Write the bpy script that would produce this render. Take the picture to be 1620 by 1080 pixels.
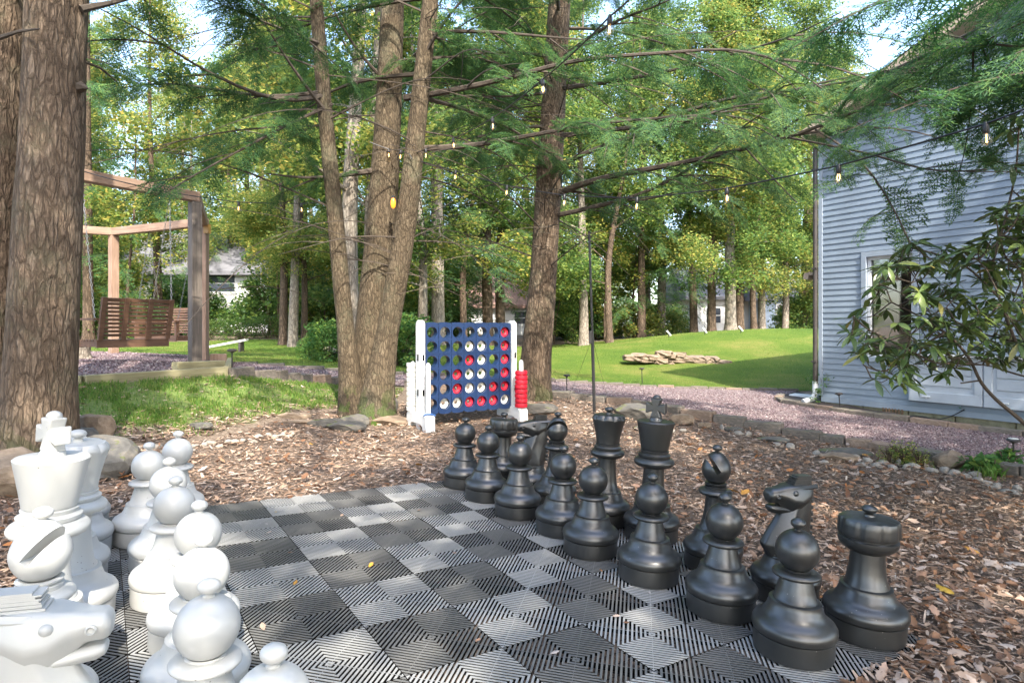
import bpy, bmesh, math, random
import numpy as np
from mathutils import Vector, Matrix
from mathutils.geometry import delaunay_2d_cdt

SC = bpy.context.scene
for o in list(bpy.data.objects):
    bpy.data.objects.remove(o)
COL = SC.collection
R = math.radians
rnd = random.Random(7)
rng = np.random.default_rng(11)

# ------------------------------------------------------------------ camera, sky, sun, exposure
FX, HX, HY, CH = 981.2, 810.0, 518.0, 1.22       # focal (photo px), principal point, eye height
cam_d = bpy.data.cameras.new('camera')
cam = bpy.data.objects.new('camera', cam_d)
COL.objects.link(cam)
cam.location = (0, 0, CH)
cam.rotation_euler = (R(90), 0, 0)
cam_d.sensor_width = 36.0
cam_d.lens = 36.0 * FX / 1620.0
cam_d.shift_y = (HY - 540.0) / 1620.0
cam_d.clip_end = 600
cam_d.clip_start = 0.05
SC.camera = cam

SUN_EL = R(44)
SUN_TRAVEL = Vector((-0.30, 0.954, 0)).normalized()
world = bpy.data.worlds.new('World')
SC.world = world
world.use_nodes = True
wn = world.node_tree
bg = wn.nodes['Background']
sky = wn.nodes.new('ShaderNodeTexSky')
sky.sky_type = 'NISHITA'
sky.sun_disc = False
sky.sun_elevation = SUN_EL
to_sun = -SUN_TRAVEL
sky.sun_rotation = math.atan2(to_sun.x, to_sun.y)
sky.air_density = 1.0
sky.dust_density = 2.2
sky.ozone_density = 0.7
wn.links.new(sky.outputs[0], bg.inputs[0])
bg.inputs[1].default_value = 0.15

sun_d = bpy.data.lights.new('sun', 'SUN')
sun_d.energy = 2.0
sun_d.angle = R(0.53)
sun_d.color = (1.0, 0.93, 0.82)
sun = bpy.data.objects.new('sun', sun_d)
COL.objects.link(sun)
dv = SUN_TRAVEL * math.cos(SUN_EL) + Vector((0, 0, -math.sin(SUN_EL)))
sun.rotation_euler = dv.to_track_quat('-Z', 'Y').to_euler()
sun.location = (0, 0, 30)

SC.view_settings.view_transform = 'Standard'
SC.view_settings.look = 'None'
SC.view_settings.gamma = 1.0
SC.view_settings.use_curve_mapping = False
SC.view_settings.exposure = 2.55
SC.cycles.max_bounces = 6
SC.cycles.diffuse_bounces = 4
SC.cycles.glossy_bounces = 3
SC.cycles.transmission_bounces = 4
SC.cycles.transparent_max_bounces = 8
SC.cycles.sample_clamp_indirect = 6
SC.cycles.use_denoising = True

# ------------------------------------------------------------------ helpers: survey, objects, meshes
def at(u, v, Y):
    """world point seen at photo pixel (u, v) at distance Y"""
    return Vector(((u - HX) / FX * Y, Y, CH - (v - HY) / FX * Y))

def thing(name, label, cat, loc=(0, 0, 0), rot=(0, 0, 0), group=None):
    o = bpy.data.objects.new(name, None)
    COL.objects.link(o)
    o.location = loc
    o.rotation_euler = rot
    o.empty_display_size = 0.1
    tag(o, label, cat, group)
    return o

def tag(o, label=None, cat=None, group=None, kind=None):
    if label: o['label'] = label
    if cat: o['category'] = cat
    if group: o['group'] = group
    if kind: o['kind'] = kind
    return o

def link(name, me, parent=None, loc=None, rot=None):
    o = bpy.data.objects.new(name, me)
    COL.objects.link(o)
    if parent: o.parent = parent
    if loc is not None: o.location = loc
    if rot is not None: o.rotation_euler = rot
    return o

def copy_tree(o, parent=None):
    c = o.copy()
    COL.objects.link(c)
    c.parent = parent
    for ch in o.children:
        copy_tree(ch, c)
    return c

def np_mesh(name, V, F, mats, smooth=False, midx=None):
    """V (n,3); F (m,3) or (m,4) ints, or a list of such arrays"""
    V = np.asarray(V, np.float32).reshape(-1, 3)
    if not isinstance(F, (list, tuple)): F = [F]
    F = [np.asarray(f, np.int32) for f in F if len(f)]
    me = bpy.data.meshes.new(name)
    me.vertices.add(len(V))
    me.vertices.foreach_set('co', V.ravel())
    li = np.concatenate([f.ravel() for f in F])
    tot = np.concatenate([np.full(len(f), f.shape[1], np.int32) for f in F])
    st = np.concatenate([[0], np.cumsum(tot)[:-1]]).astype(np.int32)
    me.loops.add(len(li))
    me.loops.foreach_set('vertex_index', li.astype(np.int32))
    me.polygons.add(len(tot))
    me.polygons.foreach_set('loop_start', st)
    me.polygons.foreach_set('loop_total', tot)
    if midx is not None:
        me.polygons.foreach_set('material_index', np.asarray(midx, np.int32))
    me.polygons.foreach_set('use_smooth', np.full(len(tot), smooth, bool))
    for m in (mats if isinstance(mats, (list, tuple)) else [mats]):
        me.materials.append(m)
    me.update(calc_edges=True)
    me.validate()
    return me

class MB:
    """collects simple solids into one mesh"""
    def __init__(s): s.v = []; s.f = []; s.sm = []
    def add(s, V, F, smooth=False):
        n = len(s.v)
        s.v.extend([tuple(p) for p in V])
        for f in F:
            s.f.append(tuple(i + n for i in f)); s.sm.append(smooth)
        return s
    def box(s, c, d, M=None):
        x, y, z = c; a, b, e = d[0] / 2, d[1] / 2, d[2] / 2
        V = [Vector((x + i * a, y + j * b, z + k * e)) for k in (-1, 1) for j in (-1, 1) for i in (-1, 1)]
        if M is not None: V = [M @ p for p in V]
        return s.add(V, [(0, 2, 3, 1), (4, 5, 7, 6), (0, 1, 5, 4), (2, 6, 7, 3), (0, 4, 6, 2), (1, 3, 7, 5)])
    def beam(s, a, b, w, h, up=(0, 0, 1), bev=0.0):
        """square timber from a to b: w sideways, h along up"""
        a, b = Vector(a), Vector(b); d = (b - a).normalized()
        sd = d.cross(Vector(up)).normalized(); u = sd.cross(d).normalized()
        if bev <= 0:
            pr = [(-w / 2, -h / 2), (w / 2, -h / 2), (w / 2, h / 2), (-w / 2, h / 2)]
        else:
            q = bev
            pr = [(-w / 2 + q, -h / 2), (w / 2 - q, -h / 2), (w / 2, -h / 2 + q), (w / 2, h / 2 - q), (w / 2 - q, h / 2), (-w / 2 + q, h / 2), (-w / 2, h / 2 - q), (-w / 2, -h / 2 + q)]
        n = len(pr)
        V = [a + sd * x + u * y for x, y in pr] + [b + sd * x + u * y for x, y in pr]
        F = [(i, (i + 1) % n, n + (i + 1) % n, n + i) for i in range(n)] + [tuple(range(n))[::-1], tuple(range(n, 2 * n))]
        return s.add(V, F)
    def tube(s, pts, rad, seg=8, smooth=True, cap=True):
        pts = [Vector(p) for p in pts]
        if not hasattr(rad, '__len__'): rad = [rad] * len(pts)
        V = []; ref = None
        for i, p in enumerate(pts):
            d = (pts[min(i + 1, len(pts) - 1)] - pts[max(i - 1, 0)]).normalized()
            if ref is None:
                ref = d.orthogonal().normalized()
            ref = (ref - d * ref.dot(d)).normalized()
            b = d.cross(ref)
            for k in range(seg):
                t = 2 * math.pi * k / seg
                V.append(p + (ref * math.cos(t) + b * math.sin(t)) * rad[i])
        F = []
        for i in range(len(pts) - 1):
            for k in range(seg):
                F.append((i * seg + k, i * seg + (k + 1) % seg, (i + 1) * seg + (k + 1) % seg, (i + 1) * seg + k))
        if cap:
            F.append(tuple(range(seg))[::-1]); F.append(tuple(range((len(pts) - 1) * seg, len(pts) * seg)))
        return s.add(V, F, smooth)
    def lathe(s, prof, seg=40, c=(0, 0, 0), smooth=True, mod=None):
        """prof: (r, z) bottom to top"""
        V = []; F = []
        for r, z in prof:
            for k in range(seg):
                t = 2 * math.pi * k / seg
                rr, zz = (r, z) if mod is None else mod(r, z, t)
                V.append((c[0] + rr * math.cos(t), c[1] + rr * math.sin(t), c[2] + zz))
        n = len(prof)
        for i in range(n - 1):
            for k in range(seg):
                F.append((i * seg + k, i * seg + (k + 1) % seg, (i + 1) * seg + (k + 1) % seg, (i + 1) * seg + k))
        F.append(tuple(range(seg))[::-1]); F.append(tuple(range((n - 1) * seg, n * seg)))
        return s.add(V, F, smooth)
    def prism(s, poly, y0, y1, M=None):
        """polygon in xz extruded along y"""
        n = len(poly)
        V = [Vector((x, y0, z)) for x, z in poly] + [Vector((x, y1, z)) for x, z in poly]
        if M is not None: V = [M @ p for p in V]
        F = [(i, n + i, n + (i + 1) % n, (i + 1) % n) for i in range(n)] + [tuple(range(n)), tuple(range(n, 2 * n))[::-1]]
        return s.add(V, F)
    def ball(s, c, r, seg=16, rings=10, sc=(1, 1, 1), M=None):
        V = []; F = []
        for i in range(1, rings):
            a = math.pi * i / rings
            for k in range(seg):
                t = 2 * math.pi * k / seg
                V.append(Vector((c[0] + r * sc[0] * math.sin(a) * math.cos(t), c[1] + r * sc[1] * math.sin(a) * math.sin(t), c[2] - r * sc[2] * math.cos(a))))
        for i in range(rings - 2):
            for k in range(seg):
                F.append((i * seg + k, i * seg + (k + 1) % seg, (i + 1) * seg + (k + 1) % seg, (i + 1) * seg + k))
        n = len(V)
        V += [Vector((c[0], c[1], c[2] - r * sc[2])), Vector((c[0], c[1], c[2] + r * sc[2]))]
        for k in range(seg):
            F.append((n, (k + 1) % seg, k)); F.append((n + 1, (rings - 2) * seg + k, (rings - 2) * seg + (k + 1) % seg))
        if M is not None: V = [M @ p for p in V]
        return s.add(V, F, True)
    def mesh(s, name, mat, bevel=0.0, bseg=2):
        me = bpy.data.meshes.new(name)
        me.from_pydata([tuple(v) for v in s.v], [], s.f)
        me.polygons.foreach_set('use_smooth', s.sm)
        for m in (mat if isinstance(mat, (list, tuple)) else [mat]): me.materials.append(m)
        bm = bmesh.new(); bm.from_mesh(me)
        bmesh.ops.recalc_face_normals(bm, faces=bm.faces)
        if bevel > 0:
            ed = [e for e in bm.edges if len(e.link_faces) == 2 and e.calc_face_angle(0) > 0.6]
            bmesh.ops.bevel(bm, geom=ed, offset=bevel, segments=bseg, affect='EDGES', profile=0.5, clamp_overlap=True)
        bm.to_mesh(me); bm.free()
        if any(s.sm): me.set_sharp_from_angle(angle=R(38))
        me.update()
        return me
    def build(s, name, mat, parent=None, loc=None, rot=None, bevel=0.0, bseg=2):
        return link(name, s.mesh(name, mat, bevel, bseg), parent, loc, rot)

# ------------------------------------------------------------------ materials
def new_mat(name):
    m = bpy.data.materials.new(name); m.use_nodes = True
    nt = m.node_tree
    p = nt.nodes['Principled BSDF']
    return m, nt, p

def ramp(nt, fac, cols, interp='LINEAR'):
    r = nt.nodes.new('ShaderNodeValToRGB')
    r.color_ramp.interpolation = interp
    el = r.color_ramp.elements
    while len(el) < len(cols): el.new(0.5)
    for e, (p, c) in zip(el, cols):
        e.position = p; e.color = (c[0], c[1], c[2], 1)
    nt.links.new(fac, r.inputs[0])
    return r.outputs[0]

def coords(nt, scale=(1, 1, 1), kind='Object'):
    t = nt.nodes.new('ShaderNodeTexCoord')
    mp = nt.nodes.new('ShaderNodeMapping')
    mp.inputs['Scale'].default_value = scale
    nt.links.new(t.outputs[kind], mp.inputs[0])
    return mp.outputs[0]

def tex_noise(nt, vec, scale, detail=4, rough=0.55, dist=0.0):
    n = nt.nodes.new('ShaderNodeTexNoise')
    n.inputs['Scale'].default_value = scale
    n.inputs['Detail'].default_value = detail
    n.inputs['Roughness'].default_value = rough
    n.inputs['Distortion'].default_value = dist
    if vec is not None: nt.links.new(vec, n.inputs['Vector'])
    return n.outputs[0]

def tex_voro(nt, vec, scale, feature='F1', out='Distance', rand=1.0):
    n = nt.nodes.new('ShaderNodeTexVoronoi')
    n.feature = feature
    n.inputs['Scale'].default_value = scale
    n.inputs['Randomness'].default_value = rand
    nt.links.new(vec, n.inputs['Vector'])
    return n.outputs[out]

def mixc(nt, fac, a, b, mode='MIX'):
    n = nt.nodes.new('ShaderNodeMix'); n.data_type = 'RGBA'; n.blend_type = mode
    for sock, val in ((n.inputs[0], fac), (n.inputs[6], a), (n.inputs[7], b)):
        if hasattr(val, 'is_linked'): nt.links.new(val, sock)
        elif hasattr(val, '__len__'): sock.default_value = (val[0], val[1], val[2], 1)
        else: sock.default_value = val
    return n.outputs[2]

def math_n(nt, op, a, b=None):
    n = nt.nodes.new('ShaderNodeMath'); n.operation = op
    for i, val in enumerate((a, b)):
        if val is None: continue
        if hasattr(val, 'is_linked'): nt.links.new(val, n.inputs[i])
        else: n.inputs[i].default_value = val
    return n.outputs[0]

def bump(nt, p, h, strength=0.3, dist=0.01):
    b = nt.nodes.new('ShaderNodeBump')
    b.inputs['Strength'].default_value = strength
    b.inputs['Distance'].default_value = dist
    nt.links.new(h, b.inputs['Height'])
    nt.links.new(b.outputs[0], p.inputs['Normal'])

def island(nt):
    g = nt.nodes.new('ShaderNodeNewGeometry')
    return g.outputs['Random Per Island']

def objrand(nt):
    g = nt.nodes.new('ShaderNodeObjectInfo')
    return g.outputs['Random']

def mat_plain(name, col, rough=0.5, metal=0.0, var=0.12, scale=9.0, bstr=0.0, bscale=60.0, spec=0.5, coat=0.0):
    m, nt, p = new_mat(name)
    v = coords(nt)
    n = tex_noise(nt, v, scale, 5, 0.6)
    lo = [c * (1 - var) for c in col]; hi = [min(1, c * (1 + var)) for c in col]
    nt.links.new(ramp(nt, n, [(0.3, lo), (0.7, hi)]), p.inputs['Base Color'])
    rr = nt.nodes.new('ShaderNodeMapRange')
    rr.inputs['To Min'].default_value = max(0.02, rough - 0.08); rr.inputs['To Max'].default_value = min(1, rough + 0.1)
    nt.links.new(n, rr.inputs['Value']); nt.links.new(rr.outputs[0], p.inputs['Roughness'])
    p.inputs['Metallic'].default_value = metal
    p.inputs['Specular IOR Level'].default_value = spec
    p.inputs['Coat Weight'].default_value = coat
    if bstr > 0:
        bump(nt, p, tex_noise(nt, v, bscale, 3, 0.6), bstr, 0.004)
    return m

def mat_piece(name, col, rough, dirt, fleck):
    """moulded garden-chess plastic with light dust and specks"""
    m, nt, p = new_mat(name)
    v = coords(nt)
    n = tex_noise(nt, v, 5.0, 5, 0.6)
    base = mixc(nt, math_n(nt, 'MULTIPLY', n, 0.35), col, dirt)
    sp = tex_voro(nt, v, 42.0)
    spot = math_n(nt, 'LESS_THAN', sp, 0.085)
    n2 = tex_noise(nt, v, 3.1, 2)
    spot = math_n(nt, 'MULTIPLY', spot, math_n(nt, 'GREATER_THAN', n2, 0.5))
    base = mixc(nt, math_n(nt, 'MULTIPLY', spot, 0.8), base, fleck)
    nt.links.new(base, p.inputs['Base Color'])
    rr = nt.nodes.new('ShaderNodeMapRange')
    rr.inputs['To Min'].default_value = rough - 0.06; rr.inputs['To Max'].default_value = rough + 0.12
    nt.links.new(tex_noise(nt, v, 14.0, 4, 0.6), rr.inputs['Value']); nt.links.new(rr.outputs[0], p.inputs['Roughness'])
    p.inputs['Specular IOR Level'].default_value = 0.95
    bump(nt, p, tex_noise(nt, v, 220.0, 2), 0.06, 0.002)
    return m

def mat_bark(name, cols, sx=1.0, bstr=0.9, moss=0.0):
    """scaly furrowed bark stretched along the trunk"""
    m, nt, p = new_mat(name)
    v = coords(nt, (17 * sx, 17 * sx, 4.2 * sx))
    wob = nt.nodes.new('ShaderNodeTexNoise'); wob.inputs['Scale'].default_value = 1.6; wob.inputs['Detail'].default_value = 5
    nt.links.new(v, wob.inputs['Vector'])
    vv = nt.nodes.new('ShaderNodeVectorMath'); vv.operation = 'MULTIPLY_ADD'
    nt.links.new(wob.outputs['Color'], vv.inputs[0]); vv.inputs[1].default_value = (0.9, 0.9, 0.9); nt.links.new(v, vv.inputs[2])
    def edge(sc, wid):
        q = tex_voro(nt, vv.outputs[0], sc, 'DISTANCE_TO_EDGE')
        k = nt.nodes.new('ShaderNodeMapRange'); k.inputs['From Max'].default_value = wid
        nt.links.new(q, k.inputs['Value']); return k.outputs[0]
    e1, e2 = edge(1.25, 0.20), edge(2.9, 0.22)
    plate = tex_voro(nt, vv.outputs[0], 1.25, 'F1', 'Color')
    sep = nt.nodes.new('ShaderNodeSeparateColor'); nt.links.new(plate, sep.inputs[0])
    n = tex_noise(nt, coords(nt, (1, 1, 0.4)), 34.0, 6, 0.7)
    big = tex_noise(nt, coords(nt, (1, 1, 0.5)), 2.2, 5, 0.65)
    f = math_n(nt, 'ADD', math_n(nt, 'MULTIPLY', n, 0.42), math_n(nt, 'MULTIPLY', big, 0.40))
    f = math_n(nt, 'ADD', f, math_n(nt, 'MULTIPLY', sep.outputs[0], 0.18))
    c = ramp(nt, f, [(0.28, cols[0]), (0.5, cols[1]), (0.74, cols[2])])
    gr = math_n(nt, 'MULTIPLY', math_n(nt, 'ADD', math_n(nt, 'MULTIPLY', e1, 0.75), 0.25), math_n(nt, 'ADD', math_n(nt, 'MULTIPLY', e2, 0.35), 0.65))
    c = mixc(nt, gr, [q * 0.42 for q in cols[0]], c)
    if moss > 0:
        geo = coords(nt)
        sepz = nt.nodes.new('ShaderNodeSeparateXYZ'); nt.links.new(geo, sepz.inputs[0])
        mr = nt.nodes.new('ShaderNodeMapRange'); mr.inputs['From Min'].default_value = 0.45; mr.inputs['From Max'].default_value = 0.0
        nt.links.new(sepz.outputs[2], mr.inputs['Value'])
        mk = math_n(nt, 'MULTIPLY', mr.outputs[0], math_n(nt, 'GREATER_THAN', tex_noise(nt, geo, 5.0, 4), 0.52))
        c = mixc(nt, math_n(nt, 'MULTIPLY', mk, moss), c, (0.05, 0.09, 0.012))
        lr = nt.nodes.new('ShaderNodeMapRange'); lr.inputs['From Min'].default_value = 0.5; lr.inputs['From Max'].default_value = 0.75
        nt.links.new(tex_noise(nt, geo, 1.8, 7, 0.75), lr.inputs['Value'])
        c = mixc(nt, math_n(nt, 'MULTIPLY', lr.outputs[0], 0.5), c, (0.15, 0.16, 0.10))
    nt.links.new(c, p.inputs['Base Color'])
    p.inputs['Roughness'].default_value = 0.9
    p.inputs['Specular IOR Level'].default_value = 0.2
    h = math_n(nt, 'ADD', gr, math_n(nt, 'MULTIPLY', n, 0.45))
    bump(nt, p, h, bstr, 0.022)
    return m

def mat_leaf(name, cols, trans=0.35, rough=0.5, tint=None, spec=0.3):
    """leaf faces, each island its own shade, light passing through"""
    m, nt, p = new_mat(name)
    c = ramp(nt, island(nt), cols)
    if tint:
        c = mixc(nt, math_n(nt, 'MULTIPLY', objrand(nt), 0.75), c, tint, 'MULTIPLY')
    nt.links.new(c, p.inputs['Base Color'])
    p.inputs['Roughness'].default_value = rough
    p.inputs['Specular IOR Level'].default_value = spec
    tr = nt.nodes.new('ShaderNodeBsdfTranslucent')
    hs = nt.nodes.new('ShaderNodeHueSaturation'); hs.inputs['Value'].default_value = 1.45; hs.inputs['Saturation'].default_value = 0.95
    nt.links.new(c, hs.inputs['Color']); nt.links.new(hs.outputs[0], tr.inputs[0])
    mx = nt.nodes.new('ShaderNodeMixShader'); mx.inputs[0].default_value = trans
    nt.links.new(p.outputs[0], mx.inputs[1]); nt.links.new(tr.outputs[0], mx.inputs[2])
    nt.links.new(mx.outputs[0], nt.nodes['Material Output'].inputs[0])
    return m

def mat_wood(name, cols, axis=0, scale=1.0, rough=0.75, bstr=0.25):
    """grain along local axis"""
    m, nt, p = new_mat(name)
    s = [26 * scale] * 3; s[axis] = 1.6 * scale
    v = coords(nt, s)
    n = tex_noise(nt, v, 1.0, 6, 0.65, 0.6)
    big = tex_noise(nt, coords(nt), 2.0, 3)
    f = math_n(nt, 'ADD', math_n(nt, 'MULTIPLY', n, 0.7), math_n(nt, 'MULTIPLY', big, 0.3))
    nt.links.new(ramp(nt, f, [(0.3, cols[0]), (0.5, cols[1]), (0.7, cols[2])]), p.inputs['Base Color'])
    p.inputs['Roughness'].default_value = rough
    bump(nt, p, n, bstr, 0.004)
    return m

def mat_stone(name, cols, scale=6.0, bstr=0.5, moss=None):
    m, nt, p = new_mat(name)
    v = coords(nt)
    n = tex_noise(nt, v, scale, 7, 0.65)
    c = ramp(nt, n, [(0.28, cols[0]), (0.5, cols[1]), (0.72, cols[2])])
    if moss:
        g = nt.nodes.new('ShaderNodeNewGeometry')
        sp = nt.nodes.new('ShaderNodeSeparateXYZ'); nt.links.new(g.outputs['Normal'], sp.inputs[0])
        k = math_n(nt, 'MULTIPLY', math_n(nt, 'GREATER_THAN', sp.outputs[2], 0.45), math_n(nt, 'GREATER_THAN', tex_noise(nt, v, 2.6, 5, 0.7), 0.53))
        c = mixc(nt, math_n(nt, 'MULTIPLY', k, 0.7), c, moss)
    c = mixc(nt, 0.3, c, ramp(nt, objrand(nt), [(0, (0.55, 0.5, 0.45)), (1, (1, 1, 1))]), 'MULTIPLY')
    nt.links.new(c, p.inputs['Base Color'])
    p.inputs['Roughness'].default_value = 0.88
    bump(nt, p, tex_noise(nt, v, scale * 4, 6, 0.7), bstr, 0.012)
    return m

M = {}
M['black_plastic'] = mat_piece('black_plastic', (0.013, 0.0135, 0.0135), 0.31, (0.05, 0.05, 0.045), (0.22, 0.21, 0.19))
M['white_plastic'] = mat_piece('white_plastic', (0.455, 0.458, 0.447), 0.42, (0.33, 0.32, 0.28), (0.08, 0.07, 0.055))
M['tile_light'] = mat_plain('tile_light', (0.28, 0.28, 0.272), 0.38, var=0.18, scale=3.0)
M['tile_dark'] = mat_plain('tile_dark', (0.118, 0.117, 0.113), 0.38, var=0.3, scale=3.0)
M['gap_shade'] = mat_plain('gap_shade', (0.004, 0.004, 0.004), 0.9, spec=0.1)  # black standing in for shade between the ribs; also colours the game slots
M['bark_hemlock'] = mat_bark('bark_hemlock', [(0.10, 0.070, 0.047), (0.19, 0.138, 0.096), (0.30, 0.235, 0.175)], 1.0, 1.0, 0.5)
M['bark_maple'] = mat_bark('bark_maple', [(0.072, 0.053, 0.033), (0.13, 0.099, 0.064), (0.215, 0.17, 0.114)], 1.5, 0.7, 0.9)
M['bark_pale'] = mat_bark('bark_pale', [(0.17, 0.14, 0.11), (0.30, 0.26, 0.21), (0.46, 0.41, 0.34)], 0.8, 0.5)
M['bark_brown'] = mat_bark('bark_brown', [(0.07, 0.05, 0.035), (0.14, 0.10, 0.07), (0.24, 0.18, 0.13)], 0.8, 0.6)
M['limb_bark'] = mat_plain('limb_bark', (0.060, 0.046, 0.034), 0.9, var=0.4, scale=12, bstr=0.5)
M['needles'] = mat_leaf('needles', [(0.0, (0.028, 0.075, 0.032)), (0.5, (0.055, 0.125, 0.042)), (0.85, (0.10, 0.18, 0.045)), (1.0, (0.16, 0.22, 0.05))], 0.42, 0.6, (0.8, 1.0, 0.9))
M['leaf_green'] = mat_leaf('leaf_green', [(0.0, (0.05, 0.11, 0.033)), (0.4, (0.105, 0.18, 0.046)), (0.75, (0.185, 0.255, 0.06)), (1.0, (0.31, 0.32, 0.07))], 0.5, 0.55, (0.85, 0.95, 0.85))
M['leaf_yellow'] = mat_leaf('leaf_yellow', [(0.0, (0.07, 0.13, 0.032)), (0.4, (0.15, 0.22, 0.048)), (0.75, (0.28, 0.31, 0.075)), (1.0, (0.45, 0.35, 0.08))], 0.5, 0.55, (0.95, 0.93, 0.72))
M['leaf_dark'] = mat_leaf('leaf_dark', [(0.0, (0.035, 0.08, 0.025)), (0.6, (0.08, 0.15, 0.035)), (1.0, (0.16, 0.21, 0.04))], 0.42, 0.55, (0.8, 1.0, 0.8))
M['leaf_shrub'] = mat_leaf('leaf_shrub', [(0.0, (0.05, 0.13, 0.03)), (0.6, (0.09, 0.20, 0.045)), (1.0, (0.20, 0.27, 0.05))], 0.35, 0.5)
M['leaf_rhodo'] = mat_leaf('leaf_rhodo', [(0.0, (0.035, 0.062, 0.020)), (0.6, (0.07, 0.11, 0.030)), (1.0, (0.13, 0.165, 0.04))], 0.22, 0.33, (0.8, 1.0, 0.8), 0.5)
M['grass'] = mat_leaf('grass', [(0.0, (0.06, 0.14, 0.018)), (0.6, (0.11, 0.21, 0.028)), (1.0, (0.24, 0.27, 0.07))], 0.35, 0.55)

# ------------------------------------------------------------------ terrain
BOARD_N = Vector((0.04565, 0.0030, 0.99895)).normalized()
BI = Vector((0.22073, -0.33346, -0.00909)).normalized()      # along the rows of pieces, towards the camera
BJ = Vector((0.33308, 0.22091, -0.01588)).normalized()       # across the board, white to black
TILE = 0.40
BO = Vector((-2.6946 + 0.0, 3.4875, 0.1152))                 # far white corner of the board, on the tile tops

def plane_z(x, y):
    return BO[2] - (BOARD_N.x * (x - BO[0]) + BOARD_N.y * (y - BO[1])) / BOARD_N.z

CTRL = []
def cp(u, v, Y): CTRL.append(tuple(at(u, v, Y)))
for x in (-4, -2, 0, 2, 4):
    for y in (0.0, 2.5, 5.0):
        CTRL.append((x, y, plane_z(x, y) - 0.03))
for q in [(306, 577, 9.0), (322, 572, 11.2), (180, 560, 12.3), (100, 608, 6.6), (360, 592, 8.0), (575, 660, 7.9), (410, 640, 7.5),
          (545, 604, 10.3), (845, 632, 9.6), (1000, 641, 9.6), (900, 627, 11.0), (1300, 708, 7.3), (1620, 768, 5.75), (1450, 662, 9.85),
          (1310, 640, 11.2), (1620, 687, 8.6), (1100, 613, 13.5), (900, 601, 14.0), (1230, 618, 13.0), (1080, 566, 17.5), (1000, 592, 15.5),
          (1200, 524, 22.5), (1290, 522, 22.5), (1060, 532, 22.5), (960, 545, 23.0), (880, 552, 24.0), (1290, 560, 18.0),
          (450, 562, 15.0), (350, 552, 16.5), (420, 541, 19.5), (480, 534, 22.0), (160, 546, 18.0), (560, 577, 13.0), (700, 560, 17.0), (780, 548, 21.0),
          (-40, 580, 9.5), (-60, 640, 6.0), (630, 590, 11.5)]:
    cp(*q)
CTRL += [(-7, -3, 0.25), (7, -3, -0.30), (-9, 3, 0.55), (8, 3, -0.3), (0, -8, 0.05), (-8, -8, 0.3), (8, -8, -0.3), (12, 8, -0.1), (14, 20, 0.8),
         (8, 31, 0.75), (0, 31, 0.7), (-8, 28, 0.9), (-16, 26, 1.0), (-16, 12, 0.8), (14, 34, 0.7), (0, 42, 0.7), (-18, 40, 0.9), (18, 42, 0.7)]
CT = np.array(CTRL)
def _tps_fit(P, lam=0.03):
    n = len(P)
    d = np.linalg.norm(P[:, None, :2] - P[None, :, :2], axis=2)
    K = np.where(d > 0, d * d * np.log(d + 1e-12), 0) + lam * np.eye(n)
    Q = np.hstack([np.ones((n, 1)), P[:, :2]])
    A = np.block([[K, Q], [Q.T, np.zeros((3, 3))]])
    return np.linalg.solve(A, np.concatenate([P[:, 2], np.zeros(3)]))
TW = _tps_fit(CT)
def gz(x, y):
    x = np.asarray(x, float); y = np.asarray(y, float); sh = x.shape
    x = x.ravel(); y = y.ravel()
    out = np.empty(len(x))
    for a in range(0, len(x), 40000):
        xx, yy = np.clip(x[a:a + 40000], -20, 20), np.clip(y[a:a + 40000], -10, 44)
        d2 = (xx[:, None] - CT[None, :, 0]) ** 2 + (yy[:, None] - CT[None, :, 1]) ** 2
        out[a:a + 40000] = 0.5 * (d2 * np.log(d2 + 1e-12)) @ TW[:-3] + TW[-3] + TW[-2] * xx + TW[-1] * yy
    # the board lies on one even plane
    bx, by = BO[0] + 4 * TILE * (BI.x + BJ.x), BO[1] + 4 * TILE * (BI.y + BJ.y)
    dx, dy = x - bx, y - by
    a_ = np.abs(dx * BI.x + dy * BI.y); b_ = np.abs(dx * BJ.x + dy * BJ.y)
    e = np.clip((np.maximum(a_, b_) - 1.75) / 1.2, 0, 1)
    e = e * e * (3 - 2 * e)
    out = out * e + (plane_z(x, y) - 0.03) * (1 - e)
    return out.reshape(sh)
def gz1(x, y): return float(gz(np.array([x]), np.array([y]))[0])
def on(x, y, dz=0.0): return Vector((x, y, gz1(x, y) + dz))
def G(u, v, dz=0.0):
    """ground point seen at photo pixel (u, v)"""
    Y = np.linspace(1.0, 60, 3000)
    x = (u - HX) / FX * Y; z = CH - (v - HY) / FX * Y
    h = gz(x, Y) + dz
    k = int(np.argmax(z < h)) if (z < h).any() else len(Y) - 1
    if k == 0: k = 1
    a, b = z[k - 1] - h[k - 1], z[k] - h[k]
    t = a / (a - b) if a != b else 0
    y = Y[k - 1] + t * (Y[k] - Y[k - 1])
    xx = (u - HX) / FX * y
    return Vector((xx, y, gz1(xx, y)))

def in_poly(x, y, poly):
    x = np.asarray(x); y = np.asarray(y); c = np.zeros(x.shape, bool)
    n = len(poly)
    for i in range(n):
        x0, y0 = poly[i][0], poly[i][1]; x1, y1 = poly[(i + 1) % n][0], poly[(i + 1) % n][1]
        k = ((y0 > y) != (y1 > y)) & (x < (x1 - x0) * (y - y0) / (y1 - y0 + 1e-12) + x0)
        c ^= k
    return c

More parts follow.
